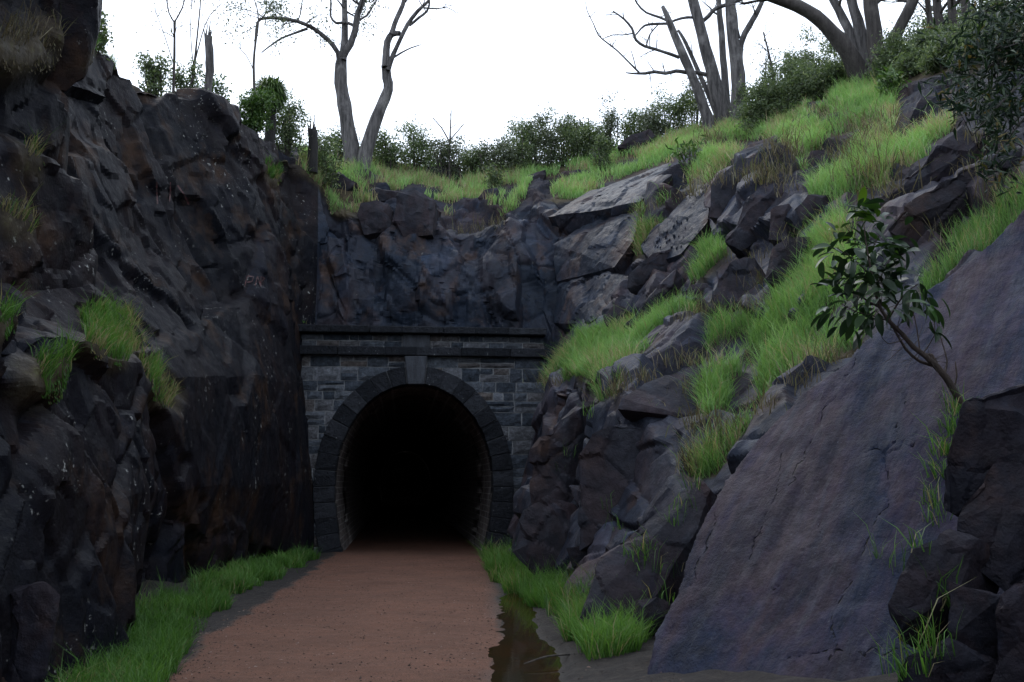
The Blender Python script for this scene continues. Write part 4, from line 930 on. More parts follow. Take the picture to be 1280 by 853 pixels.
tufts('little green weeds sprouting on the portal masonry', [(427, 494, .8), (432, 500, .6), (507, 425, 1.2), (504, 418, .5), (520, 428, .5), (440, 430, .3), (590, 473, .5), (380, 404, .4)], .12, M_VERGE, 22, 1, .05, (.5, .9), .05, .014)

# ------------------------------------------------------------------ woody plants
def tube(bag, pts, rad, sides=8, wob=.06):
    """append a tapered tube to bag=(verts, faces)"""
    vs, fs = bag; pts = [Vector(p) for p in pts]; n = len(pts); o = len(vs)
    ref = Vector((.31, .87, .2))
    for i, p in enumerate(pts):
        t_ = (pts[min(i + 1, n - 1)] - pts[max(i - 1, 0)]).normalized()
        a = t_.cross(ref).normalized(); b = t_.cross(a)
        for k in range(sides):
            g = 2 * math.pi * k / sides; q = rad[i] * (1 + random.uniform(-wob, wob))
            vs.append(p + a * math.cos(g) * q + b * math.sin(g) * q)
    for i in range(n - 1):
        for k in range(sides):
            k2 = (k + 1) % sides
            fs.append((o + i * sides + k, o + i * sides + k2, o + (i + 1) * sides + k2, o + (i + 1) * sides + k))
    vs.append(pts[-1] + (pts[-1] - pts[-2]).normalized() * rad[-1] * .5); tip = len(vs) - 1
    for k in range(sides): fs.append((o + (n - 1) * sides + k, o + (n - 1) * sides + (k + 1) % sides, tip, tip))
    return bag
def smooth_path(pts, rad, step=.35):
    P_, R_ = [Vector(pts[0])], [rad[0]]; n = len(pts)
    for i in range(n - 1):
        p0, p1, p2, p3 = Vector(pts[max(i - 1, 0)]), Vector(pts[i]), Vector(pts[i + 1]), Vector(pts[min(i + 2, n - 1)])
        m = max(2, int((p2 - p1).length / step))
        for k in range(1, m + 1):
            u = k / m
            q = .5 * ((2 * p1) + (p2 - p0) * u + (2 * p0 - 5 * p1 + 4 * p2 - p3) * u * u + (3 * p1 - p0 - 3 * p2 + p3) * u**3)
            P_.append(q + Vector((random.uniform(-1, 1), random.uniform(-1, 1), 0)) * R_[-1] * .10); R_.append(rad[i] + (rad[i + 1] - rad[i]) * u)
    return P_, R_
def bag_mesh(name, bag, mat, parent, base):
    me = bpy.data.meshes.new(name)
    me.from_pydata([v - base for v in bag[0]], [], [f if f[2] != f[3] else f[:3] for f in bag[1]])
    me.polygons.foreach_set('use_smooth', [True] * len(me.polygons)); me.materials.append(mat)
    o = link(name, me, parent)
    if name in ('twigs', 'stems', 'branches'): o['kind'] = 'stuff'
    return o
def leaf_mesh(name, C_, L, Wd, tint, mat, parent, base, droop=.3, up=.2, bend=True, dirs=None):
    n = len(C_)
    d = RNG.normal(0, 1, (n, 3)) if dirs is None else dirs + RNG.normal(0, .35, (n, 3))
    d[:, 2] += up - droop; d /= np.linalg.norm(d, axis=1, keepdims=True)
    s = np.cross(d, RNG.normal(0, 1, (n, 3)) + np.array([0, 0, .6])); s /= np.linalg.norm(s, axis=1, keepdims=True) + 1e-9
    nn = np.cross(s, d)
    L = np.broadcast_to(L, n) * RNG.uniform(.65, 1.25, n); Wd = np.broadcast_to(Wd, n) * RNG.uniform(.75, 1.2, n)
    Lc, Wc = L[:, None], Wd[:, None]
    if bend:
        pts = np.stack([C_, C_ + d * Lc * .35 + s * Wc * .5 + nn * Wc * .15, C_ + d * Lc * .4 - nn * Wc * .05, C_ + d * Lc * .35 - s * Wc * .5 + nn * Wc * .15, C_ + d * Lc * .97 - nn * Lc * .14], 1)
        V_ = pts.reshape(-1, 3); b = np.arange(n)[:, None] * 5
        F_ = np.concatenate([b + np.array([[0, 1, 2]]), b + np.array([[0, 2, 3]]), b + np.array([[1, 4, 2]]), b + np.array([[2, 4, 3]])], 0); k = 5
    else:
        pts = np.stack([C_, C_ + d * Lc * .45 + s * Wc * .5, C_ + d * Lc, C_ + d * Lc * .45 - s * Wc * .5], 1)
        V_ = pts.reshape(-1, 3); b = np.arange(n)[:, None] * 4
        F_ = np.concatenate([b + np.array([[0, 1, 2]]), b + np.array([[0, 2, 3]])], 0); k = 4
    me = npmesh(name, V_ - np.array(base), F_, mat, {'tint': np.repeat(tint, k)}, False)
    return tag(link(name, me, parent), kind='stuff')
def grow(bag, p, d, length, r, depth, ends, spread=.6, up=.15, kids=(2, 3), droop=0.0):
    """a wandering branch with side shoots; ends collects twig tips"""
    n = max(3, int(length / .22)); pts = [p]; dirv = d.normalized()
    for k in range(n):
        dirv = (dirv + Vector((random.gauss(0, .16), random.gauss(0, .16), random.gauss(0, .12) + up * .12 - droop * .1))).normalized()
        pts.append(pts[-1] + dirv * length / n)
    tube(bag, pts, [r * (1 - .75 * k / n) for k in range(n + 1)], 5 if r < .03 else 6)
    if depth == 0: ends.append((pts[-1], dirv)); ends.append((pts[len(pts) // 2], dirv)); return
    for _ in range(random.randint(*kids)):
        i = random.randint(max(1, n // 3), n)
        a = Vector((random.gauss(0, 1), random.gauss(0, 1), random.gauss(0, .8))).normalized()
        grow(bag, pts[i], dirv + a * spread * random.uniform(.7, 1.5), length * random.uniform(.5, .75), r * (1 - .7 * i / n) * .62, depth - 1, ends, spread, up, kids, droop)
    ends.append((pts[-1], dirv))
def limb_from(spec, Y, dY=0.0):
    """spec: [(px,py,rpx), ...] at distance Y; dY: how far the tip leans away"""
    m = len(spec); pts, rad = [], []
    for i, (x, y, r) in enumerate(spec):
        yy = Y + dY * i / max(1, m - 1); pts.append(at(x, y, yy)); rad.append(r * yy / FPX)
    return smooth_path(pts, rad)
def clump_leaves(ends, per, sig, zs=1.0):
    C_ = np.array([e[0] for e in ends]); C_ = np.repeat(C_, per, 0)
    return C_ + RNG.normal(0, 1, C_.shape) * np.array([sig, sig, sig * zs])
def gum(label, Y, trunk, limbs, twigs=(), leaves=0, mat=M_BARK, lmat=M_GUM, leaf=(.11, .022), name='gum_tree', group=None, sink=.6, tdepth=2, tl=1.3, sig=.22, droop=.4):
    """trunk and limbs surveyed; twigs: list of (limb index or -1, fraction, count)"""
    tp_, tr_ = limb_from(trunk[0], Y, trunk[1])
    base = Vector(tp_[0]); base.z = min(base.z, zat2(base.x, base.y)) - .05
    tp_ = [base - Vector((0, 0, sink))] + tp_; tr_ = [tr_[0] * 1.25] + tr_
    e = empty(name, base, label, 'tree', group)
    trk = bag_mesh('trunk', tube(([], []), tp_, tr_, 12, .09), mat, e, base)
    paths = [(tp_, tr_)]
    for sp_, dy_ in limbs:
        lp, lr_ = limb_from(sp_, Y, dy_); bag_mesh('limb', tube(([], []), lp, lr_, 9, .08), mat, trk, base); paths.append((lp, lr_))
    ends = []; tb = ([], [])
    for li_, f0, f1, cnt in twigs:
        lp, lr_ = paths[li_]
        for _ in range(cnt):
            i = int((f0 + (f1 - f0) * random.random()) * (len(lp) - 1))
            dv_ = (lp[min(i + 1, len(lp) - 1)] - lp[max(i - 1, 0)]).normalized()
            a = Vector((random.gauss(0, 1), random.gauss(0, 1), random.gauss(.2, .7))).normalized()
            grow(tb, lp[i], dv_ * .6 + a * .9, tl * random.uniform(.6, 1.2), max(.012, lr_[i] * .4), tdepth, ends, .7, .1, (2, 3), .15)
    if tb[0]: bag_mesh('twigs', tb, M_TWIG if mat is not M_BARKD else M_BARKD, e, base)
    if leaves and ends:
        C_ = clump_leaves(ends, max(1, int(leaves / len(ends))), sig, 1.2)
        leaf_mesh('foliage', C_, leaf[0], leaf[1], RNG.uniform(0, 1, len(C_)), lmat, e, base, droop, 0, False)
    return e
# twin gums behind the portal
gum('left of the twin grey gum trees on the skyline, with a long drooping side branch', 31.2,
    ([(440, 196, 11), (434, 160, 9.5), (428, 118, 8.5), (425, 92, 8), (428, 72, 6.5)], .1),
    [([(428, 76, 5.5), (431, 50, 4.5), (431, 25, 4), (430, 0, 3.5), (426, -40, 2.5)], .5), ([(428, 72, 5.5), (438, 55, 4.6), (444, 38, 4.4), (447, 18, 4), (455, -5, 3.6), (462, -40, 2.5)], -.4),
     ([(424, 80, 4), (422, 66, 3.4), (410, 50, 3), (392, 36, 2.8), (372, 27, 2.6), (350, 23, 2.4), (332, 23, 2), (322, 28, 1.6), (319, 50, 1.3), (318, 75, 1.0), (317, 100, .8)], -1.2),
     ([(384, 36, 2), (370, 41, 1.6), (352, 48, 1.4), (337, 58, 1.1), (327, 66, .8)], -.6), ([(444, 33, 2.2), (432, 28, 2), (420, 29, 1.8), (413, 20, 1.5), (414, 5, 1.2), (412, -15, 1)], .2),
     ([(444, 28, 1.6), (458, 20, 1.3), (468, 5, 1), (476, -8, .8)], .3)],
    [(1, .5, 1, 4), (2, .5, 1, 5), (3, .35, .75, 14), (6, .4, 1, 3)], 2600, tl=1.0, tdepth=1, sig=.17, leaf=(.15, .04))
gum('right of the twin grey gum trees on the skyline, curved and leaning right', 31.0,
    ([(456, 196, 10), (464, 165, 8.5), (476, 135, 7.6), (485, 112, 7), (484, 98, 6.4), (482, 82, 5.6)], .2),
    [([(482, 84, 5.4), (483, 62, 4.8), (487, 46, 4.2), (494, 42, 3.8), (500, 42, 3.4)], .1), ([(489, 44, 3.6), (493, 30, 3.2), (500, 15, 3), (506, -4, 2.8), (510, -40, 2)], .4),
     ([(485, 88, 3.6), (492, 68, 3.2), (500, 50, 2.8), (510, 30, 2.6), (522, 14, 2.4), (534, 3, 2), (545, -12, 1.4)], -.3), ([(512, 32, 1.8), (524, 22, 1.8), (534, 14, 1.6), (537, 2, 1.2)], .2),
     ([(492, 72, 1.5), (502, 66, 1.2), (514, 60, .9), (526, 56, .6)], .1), ([(530, 10, 1.2), (545, 11, .9), (560, 10, .6), (570, 16, .4)], .2)],
    [(2, .6, 1, 3), (3, .6, 1, 4), (6, .2, .8, 2)], 120, tl=.7, tdepth=1, sig=.14)
# leaning group on the right skyline
YG = 32.2
gum('thin snapped trunk leaning left, leftmost of the grey trunks on the right skyline', YG,
    ([(885, 148, 7.5), (874, 118, 6.5), (862, 88, 6), (850, 60, 5.5), (838, 30, 4.5), (828, 8, 2.5)], -.5),
    [([(849, 72, 2.4), (838, 68, 2.2), (820, 62, 2), (806, 58, 2), (795, 50, 1.9), (790, 36, 1.7), (780, 24, 1.4), (766, 14, .9)], -.4),
     ([(838, 28, 1.9), (825, 22, 1.7), (808, 16, 1.4), (796, 4, 1.2), (790, -10, .9)], -.3), ([(838, 30, 1.8), (820, 30, 1.8), (806, 32, 1.5), (798, 40, 1.1), (793, 46, .8)], .2),
     ([(808, 57, 1.1), (812, 44, 1), (818, 36, .9), (822, 32, .8)], .1), ([(791, 42, .9), (778, 44, .8), (766, 44, .7), (753, 49, .5)], .2)],
    [(1, .3, 1, 9), (2, .2, 1, 6), (4, .2, .8, 3), (5, .2, .9, 3)], 0, tl=.7, tdepth=1)
gum('tall grey trunk leaning left with a bare horizontal branch, right skyline', YG + .2,
    ([(903, 142, 11), (897, 118, 9.5), (890, 90, 8.4), (882, 60, 7.6), (873, 28, 7), (864, -8, 6.4), (852, -50, 5)], -.2),
    [([(884, 94, 2.6), (872, 91, 2.8), (858, 91, 2.6), (845, 89, 2.6), (832, 92, 2.4), (818, 90, 2.2), (806, 92, 2), (790, 92, 1.2), (782, 91, .6)], -.8),
     ([(799, 91, 1.4), (786, 78, 1.2), (772, 64, 1.1), (758, 53, 1), (748, 44, .9), (742, 30, .7), (734, 14, .6), (732, 2, .4)], -.6),
     ([(878, 27, 2.6), (886, 20, 2.8), (893, 12, 2.6), (905, 7, 2.6), (918, 3, 2.4), (935, -4, 2)], -.4), ([(876, 26, 2.2), (866, 22, 1.9), (852, 23, 1.8), (838, 28, 1.6)], -.4),
     ([(795, 86, .8), (792, 74, .7), (789, 64, .5)], .1)],
    [(1, .3, .9, 4), (2, .2, .9, 9), (3, .4, .9, 4)], 0, tl=.6, tdepth=1)
gum('slim pale trunk rising between two thick trunks, right skyline', YG + .8, ([(908, 132, 5.5), (906, 100, 4.8), (903, 60, 4.2), (900, 20, 3.8), (896, -30, 3)], .2), [], [(0, .7, 1, 3)], 80, tl=.8)
gum('thin pale stem crossing behind the leaning trunks, right skyline', YG + 1.0, ([(895, 142, 3.4), (882, 110, 3.2), (868, 78, 2.8), (855, 50, 2.4), (848, 38, 1.6)], .5), [], [(0, .6, 1, 2)], 60, tl=.7)
gum('thick straight dark trunk with a forked right limb, right skyline', YG - .3,
    ([(924, 140, 11.5), (923, 110, 9.5), (921, 80, 8.6), (917, 50, 7.6), (914, 20, 7), (911, -20, 6.4), (908, -60, 5)], 0),
    [([(924, 74, 4.4), (926, 56, 4), (931, 42, 4), (940, 26, 3.8), (948, 12, 3.4), (956, -8, 3), (965, -40, 2)], -.4), ([(925, 48, 1.4), (922, 36, 1.2), (921, 20, 1), (918, 4, .8)], .1)],
    [(1, .6, 1, 3)], 120, mat=M_BARK, tl=.9)
# darker group further right and nearer
YH = 27.6
gum('massive dark trunk arching left over the slope from the right group', YH,
    ([(1076, 98, 13), (1066, 76, 11.5), (1050, 52, 10.5), (1030, 30, 9.5), (1008, 13, 9), (985, 3, 8), (958, -6, 7), (930, -20, 5)], -.8),
    [([(1000, 8, 3), (990, -4, 3.5), (980, -20, 3)], .2)], [(0, .75, 1, 2)], 60, mat=M_BARKD, tl=.9)
gum('grey trunk fanning left from the dark group, second trunk', YH + .3, ([(1082, 92, 8), (1072, 62, 6.6), (1060, 36, 6), (1048, 12, 5.6), (1036, -12, 5), (1020, -50, 4)], .2), [], [(0, .7, 1, 3)], 150, mat=M_BARK, tl=1)
gum('pale trunk in the middle of the dark fan of trunks', YH + .1, ([(1088, 92, 9), (1080, 58, 7.4), (1072, 26, 7), (1063, -6, 6.4), (1052, -50, 5)], 0), [], [(0, .7, 1, 3)], 150, mat=M_BARK, tl=1)
gum('thickest upright black trunk of the right group', YH - .4, ([(1098, 100, 12.5), (1096, 70, 11), (1093, 40, 10.4), (1089, 8, 10), (1086, -40, 8)], -.1), [], [(0, .7, 1, 3)], 150, mat=M_BARKD, tl=1)
gum('dark trunk leaning right beside the thickest black trunk', YH - .2, ([(1112, 62, 8), (1122, 40, 7.4), (1134, 16, 7), (1145, -8, 6.6), (1160, -45, 5)], 0), [], [(0, .6, 1, 3)], 150, mat=M_BARKD, tl=1)
gum('slim dark trunk behind bushes, third from the right edge', 27.5, ([(1166, 50, 4.5), (1163, 30, 4), (1160, 6, 3.6), (1156, -40, 3)], 0), [], [(0, .5, 1, 3)], 120, mat=M_BARKD, tl=1)
gum('dark trunk behind bushes, second from the right edge', 26.5, ([(1176, 52, 6.5), (1174, 30, 6), (1171, 6, 5.6), (1168, -40, 5)], 0), [], [(0, .5, 1, 3)], 120, mat=M_BARKD, tl=1)
gum('dark trunk rising among bushes nearest the overhanging foliage', 26.0, ([(1196, 50, 7), (1192, 25, 6), (1189, 0, 5.6), (1185, -40, 5)], 0), [], [(0, .5, 1, 4)], 200, mat=M_BARKD, tl=1)
gum('dark trunk rising among bushes left of the overhanging foliage', 28.0, ([(1212, 52, 7), (1210, 28, 6.2), (1206, 0, 5.6), (1203, -40, 5)], 0), [], [(0, .5, 1, 4)], 200, mat=M_BARKD, tl=1)
gum('thin sapling trunk between the two groups of skyline trees', 33.5, ([(968, 112, 1.8), (964, 80, 1.5), (958, 55, 1.2), (954, 40, .8)], 0), [], [(0, .3, 1, 6)], 160, mat=M_BARKD, tl=.9, tdepth=1)
# left rim
def snag(label, Y, spec, mat, spike=True):
    lp, lr_ = limb_from(spec, Y); base = Vector(lp[0]); base.z -= .1
    lp = [base - Vector((0, 0, .5))] + lp; lr_ = [lr_[0] * 1.1] + lr_
    e = empty('dead_stump', base, label, 'tree stump')
    bag = tube(([], []), lp, lr_, 14, .10)
    bag_mesh('trunk', bag, mat, e, base)
    if spike:
        top = lp[-1]; r_ = lr_[-1]
        for q in range(5):
            a = q * 1.3; p = top + Vector((math.cos(a) * r_ * .6, math.sin(a) * r_ * .6, -.1))
            if q == 2: p = top + Vector((-r_ * .8, 0, -.15))
            b2 = tube(([], []), [p, p + Vector((-.02, 0, .14)), p + Vector((-.06 if q == 2 else .01, 0, .24 + .06 * q))], [r_ * .35, r_ * .25, .008], 6)
            bag_mesh('splinter', b2, mat, e, base)
snag('tall broken grey dead trunk standing on the left rim', 24.0, [(260, 128, 6), (261, 100, 5.2), (262, 80, 5.8), (261, 62, 5.4), (261, 46, 5)], M_BARK)
snag('short charred black stump on the rim left of the twin gums', 27.6, [(391, 190, 6.5), (391, 175, 6), (391, 163, 6)], M_CHAR)
def sapling(label, Y, stems, leaves=120, lm=M_GUM, tl=.5, cnt=6, sig=.13, leaf=(.10, .03), name='sapling', depth=1, f0=.35):
    base = None; tb = ([], []); ends = []; e = None
    for k, sp_ in enumerate(stems):
        lp, lr_ = limb_from(sp_, Y, random.uniform(-.3, .3))
        if base is None:
            base = Vector(lp[0]); base.z = min(base.z, zat2(base.x, base.y)); e = empty(name, base, label, 'sapling')
            lp = [base - Vector((0, 0, .2))] + lp; lr_ = [lr_[0]] + lr_
        bag_mesh('stem', tube(([], []), lp, lr_, 6), M_TWIG, e, base)
        for _ in range(cnt):
            i = int(random.uniform(f0, 1) * (len(lp) - 1))
            grow(tb, lp[i], Vector((random.gauss(0, .8), random.gauss(0, .8), .9)), tl * random.uniform(.5, 1.2), max(.006, lr_[i] * .5), depth, ends, .6, .2)
    bag_mesh('twigs', tb, M_TWIG, e, base)
    if leaves:
        C_ = clump_leaves(ends, max(1, leaves // len(ends)), sig)
        leaf_mesh('foliage', C_, leaf[0], leaf[1], RNG.uniform(0, 1, len(C_)), lm, e, base, .3, 0, False)
sapling('slender sapling with small dark leaves, leftmost on the left rim', 22.6, [[(217, 108, 2), (218, 70, 1.8), (218, 28, 1.4)], [(218, 28, 1.2), (211, 16, 1), (208, -5, .8)], [(218, 28, 1.2), (228, 10, 1), (232, -8, .8)], [(217, 80, .8), (204, 40, .6), (192, 8, .4)]], 180, f0=.6, cnt=4)
sapling('slender forked sapling just left of the broken dead trunk', 23.4, [[(240, 110, 2), (243, 80, 1.7), (246, 50, 1.2), (250, 10, .9), (252, -20, .6)], [(243, 80, 1), (252, 45, .8), (262, 20, .6), (280, 2, .4)], [(242, 85, .8), (238, 40, .6), (240, -5, .4)]], 120, f0=.6, cnt=3)
sapling('thin dark sapling growing out of the grass tree clump', 25.8, [[(318, 112, 2.2), (317, 80, 1.8), (320, 50, 1.5), (323, 28, 1.2), (320, 5, .8), (310, -15, .5)], [(317, 88, .8), (308, 70, .6), (294, 55, .5)]], 110, f0=.75, cnt=5, tl=.6)
# grass tree: charred trunk with a skirt of long strap leaves
def grass_tree(label, Y, px_, top, rpx):
    c_ = at(px_, top, Y); zb = zat2(c_.x, Y); base = Vector((c_.x, Y, zb)); e = empty('grass_tree', base, label, 'grass tree')
    bag_mesh('trunk', tube(([], []), [base - Vector((0, 0, .3)), base.lerp(c_, .5) + Vector((.05, 0, 0)), c_], [.14, .13, .12], 10, .12), M_CHAR, e, base)
    n = 3000; th = RNG.uniform(0, 2 * np.pi, n); el = RNG.uniform(-.9, 1.2, n); rr = rpx * Y / FPX
    d = np.stack([np.cos(th) * np.cos(el), np.sin(th) * np.cos(el), np.sin(el)], 1)
    P_ = np.array(c_) + d * .08 + RNG.normal(0, .05, (n, 3)); L = rr * RNG.uniform(.7, 1.15, n)
    m = P_ + d * (L * .55)[:, None]; tp_ = m + (d * .5 - np.array([0, 0, 1]) * RNG.uniform(.3, 1, n)[:, None]) * (L * .55)[:, None]
    s = np.cross(d, [0, 0, 1.]); s /= np.linalg.norm(s, axis=1, keepdims=True) + 1e-9; s *= .012
    V_ = np.stack([P_ - s, P_ + s, m - s, m + s, tp_], 1).reshape(-1, 3) - np.array(base); b = np.arange(n)[:, None] * 5
    F_ = np.concatenate([b + np.array([[0, 1, 3]]), b + np.array([[0, 3, 2]]), b + np.array([[2, 3, 4]])], 0)
    link('strap_leaves', npmesh('strap_leaves', V_, F_, M_BUSHG, {'tint': np.repeat(RNG.uniform(.2, 1, n), 5)}), e)
grass_tree('grass tree with drooping green strap leaves on the left rim', 26.4, 338, 116, 24)

# shrubs: (label, px, top py, half width px, Y, material, leaf count, leaf size)
def shrub(label, px_, top, hw, Y, mat, n, leaf=(.10, .042), dens=1.0, group=None, base_py=None, name='shrub', open_=.0):
    c_ = at(px_, top, Y); zb = zat2(c_.x, Y) if base_py is None else at(px_, base_py, Y).z
    h = max(.5, c_.z - zb); rw = hw * Y / FPX; base = Vector((c_.x, Y, zb)); e = empty(name, base, label, 'shrub', group)
    ends = []; tb = ([], [])
    ns = random.randint(5, 8)
    for k in range(ns):
        a = random.uniform(0, 2 * math.pi); q = random.uniform(.1, 1); tl = h * random.uniform(.6, .98) * (1 - .35 * q)
        p0 = base + Vector((math.cos(a) * rw * .25 * q, math.sin(a) * rw * .25 * q, -.1))
        p2 = base + Vector((math.cos(a) * rw * .85 * q, math.sin(a) * rw * .7 * q, tl))
        p1 = p0.lerp(p2, .5) + Vector((random.gauss(0, .06), random.gauss(0, .06), .1))
        P_, R_ = smooth_path([p0, p1, p2], [.03, .02, .01]); tube(tb, P_, R_, 5)
        for i in range(len(P_) // 4, len(P_)):
            if random.random() < .9: grow(tb, P_[i], Vector((random.gauss(0, 1), random.gauss(0, 1), random.gauss(.35, .6))), rw * random.uniform(.25, .6), .008, 1, ends, .8, .15, (1, 3))
    bag_mesh('stems', tb, M_TWIG, e, base)
    if not ends: return e
    # keep shoots inside an uneven outline
    keep = [q for q in ends if ((q[0].x - base.x) / (rw * 1.05))**2 + ((q[0].z - base.z - h * .5) / (h * .62))**2 < 1.15] or ends
    C_ = clump_leaves(keep, max(1, int(1.4 * n / len(keep))), .05 + .10 * rw * (1 - open_))
    nv = int(n * .65); th = RNG.uniform(0, 2 * np.pi, nv); r_ = np.sqrt(RNG.random(nv)); zq = RNG.beta(1.3, 1.7, nv)
    wz = rw * (1.05 - .55 * zq**1.5)
    E_ = np.array(base) + np.stack([np.cos(th) * r_ * wz, np.sin(th) * r_ * wz * .8, zq * h * .92], 1)
    E_ = E_[fbm(E_, 2.4, 2, int(px_)) > -.05]
    C_ = np.concatenate([C_, E_]); C_ = C_[C_[:, 2] > base.z - .05]
    lit = .35 + .25 * np.clip((C_[:, 2] - base.z) / h, 0, 1)
    leaf_mesh('foliage', C_, leaf[0], leaf[1], np.clip(RNG.normal(.5, .22, len(C_)), 0, 1), mat, e, base, .15, .2, False)
    return e
B, Gn, Gm = M_BUSH, M_BUSHG, M_GUM
SH = [
 ('bush with small dark leaves at the top of the near left buttress', 118, 8, 18, 18.6, B, 900), ('low bush on the left rim beside the leftmost sapling', 196, 66, 22, 22.2, B, 900),
 ('green bush at the foot of the slender forked sapling', 230, 74, 22, 23.2, B, 1100), ('leafy bush wrapped round the broken dead trunk', 270, 84, 22, 24.4, Gn, 700),
 ('dark bush right of the grass tree on the left rim', 362, 112, 32, 27.6, B, 2200), ('bright bushy shrub in front of the grass tree', 316, 108, 28, 25.4, Gn, 2200), ('low dark bush beside the charred stump', 410, 160, 24, 28.5, B, 1200),
 ('dark bush hugging the bases of the twin gums', 420, 158, 26, 31.8, B, 1300), ('bush between the twin gum trunks and the skyline dip', 490, 162, 30, 31.8, B, 1500),
 ('skyline bush right of the twin gums, first of the row', 520, 154, 28, 32.5, B, 1600), ('skyline bush below the bare twiggy shrub', 556, 168, 26, 32.3, Gm, 1300),
 ('low skyline bush at the lowest dip', 592, 182, 24, 32.6, B, 1200), ('grey green skyline bush right of the dip', 622, 168, 26, 32.4, Gm, 1600),
 ('tall leafy skyline bush, centre right', 648, 140, 28, 32.8, B, 2100), ('tallest rounded skyline bush, centre right', 676, 134, 30, 33.0, Gm, 2300),
 ('rounded skyline bush before the grassy bank', 705, 138, 28, 33.2, B, 2000), ('dense low skyline bush touching the grassy bank', 732, 152, 22, 33.4, B, 1400),
 ('small airy tree-like bush left of the leaning trunks', 762, 106, 22, 34.0, Gm, 900), ('leafy bush under the bare horizontal branch', 792, 132, 28, 34.2, B, 1800),
 ('dense green bush left of the leaning trunk bases', 832, 112, 34, 33.6, B, 2600), ('bush behind the bases of the leaning trunks', 866, 92, 28, 34.6, Gm, 1500),
 ('dark bush right of the thick straight trunk', 948, 92, 30, 31.5, B, 2400), ('grey airy bush behind the thick straight trunk', 955, 40, 26, 35.0, Gm, 900),
 ('dense dark bush on the slope between the tree groups', 985, 72, 34, 31.0, B, 2800), ('dark bush left of the arching trunk base', 1022, 66, 34, 29.6, B, 2800),
 ('low dark bush in front of the arching trunk base', 1050, 84, 30, 28.4, B, 2000), ('airy bush under the arching trunk', 1010, 50, 26, 32.0, Gm, 1200),
 ('dense bush right of the thickest black trunk', 1128, 48, 34, 26.6, B, 2600), ('dark bush below the slim dark trunks', 1160, 40, 34, 25.6, B, 2800), ('dark bush at the foot of the trunks near the right edge', 1196, 36, 34, 24.6, B, 2800),
 ('dark bush behind the overhanging foliage', 1236, 30, 40, 23.6, B, 2800), ('airy leaves behind the slim trunks, top right', 1150, 4, 40, 31.0, Gm, 1400), ('airy leaves behind the trunks at the right edge', 1225, -10, 40, 30.0, Gm, 1600),
 ('dark scrub bush at the grass edge right of the thick straight trunk', 945, 104, 26, -134, B, 1800), ('dark scrub bush at the grass edge, second right of the thick straight trunk', 978, 96, 28, -126, B, 2000), ('dark scrub bush at the grass edge, third right of the thick straight trunk', 1012, 86, 30, -118, B, 2200),
 ('dark scrub bush at the grass edge left of the arching trunk', 1044, 78, 28, -112, B, 2200), ('dark scrub bush in front of the fan of trunks', 1082, 72, 26, -106, B, 2000), ('dark scrub bush right of the fan of trunks at the grass edge', 1116, 66, 28, -100, B, 2200),
 ('tall dark scrub behind the fan of trunks', 1060, 30, 40, 31.5, B, 2600), ('tall dark scrub between the tree groups', 1000, 44, 40, 33.0, B, 2400), ('tall dark scrub behind the right-hand trunks', 1180, 8, 46, 29.0, B, 2800), ('tall dark scrub in the top right corner', 1250, 0, 46, 27.0, B, 2800),
 ('small broad-leaved shrub on the slope left of the rock pile', 862, 176, 26, None, Gn, 170), ('small leafy plant on the grass under the dense bush', 1112, 88, 16, None, Gn, 220),
 ('low leafy bush filling the skyline between twin gums and first bush', 470, 178, 26, 33.0, B, 900), ('low grey bush behind the skyline dip', 576, 184, 30, 33.6, Gm, 800), ('low bush left of the skyline dip', 540, 180, 26, 33.4, B, 800),
 ('low bush right of the skyline dip', 608, 186, 26, 33.8, Gm, 700), ('low bush behind the tall skyline bushes', 662, 152, 34, 34.4, B, 2000), ('low bush behind the dense bush on the bank', 720, 148, 30, 34.4, Gm, 1700), ('low bush on the skyline left of the airy tree-like bush', 748, 146, 22, 34.0, B, 1200), ('low bush between the airy bush and leaning trunks', 812, 138, 26, 33.4, Gm, 1500),
 ('dark spreading bush at the top of the grass, right of the fan of trunks', 1140, 74, 32, 24.8, B, 2400), ('dark spreading bush on bare soil below the right trunks', 1180, 72, 34, 23.4, B, 2600), ('dark low bush under the overhanging foliage', 1222, 74, 36, 22.0, B, 2600),
 ('leafy bush behind the thickest black trunk', 1100, 40, 30, 29.0, Gm, 1800), ('low green bush in the grass under the flat dark boulder', 612, 208, 12, 30.2, B, 500), ('round dark tussock bush on the bank below the skyline trees', 752, 166, 16, 31.6, B, 900),
]
for lab, x, tpy, hw, Y, m, n in SH:
    kw = {}
    if Y is not None and Y < 0:
        h = hit2(x, -Y)[0]; Y = h.y if h else 29
    if Y is None:
        h = hit2(x, tpy + 34)[0]; Y = h.y if h else 24; kw = dict(leaf=(.20, .055))
    shrub(lab, x, tpy, hw, Y, m, n, **kw)
# bare twiggy shrub on the skyline
sapling('bare grey twiggy shrub on the skyline', 32.0, [[(562, 185, 1.4), (563, 160, 1.0), (564, 138, .6)], [(562, 178, 1), (552, 160, .8), (541, 148, .5)], [(562, 176, 1), (574, 162, .7), (580, 155, .5)]], 0, cnt=3, tl=.4)

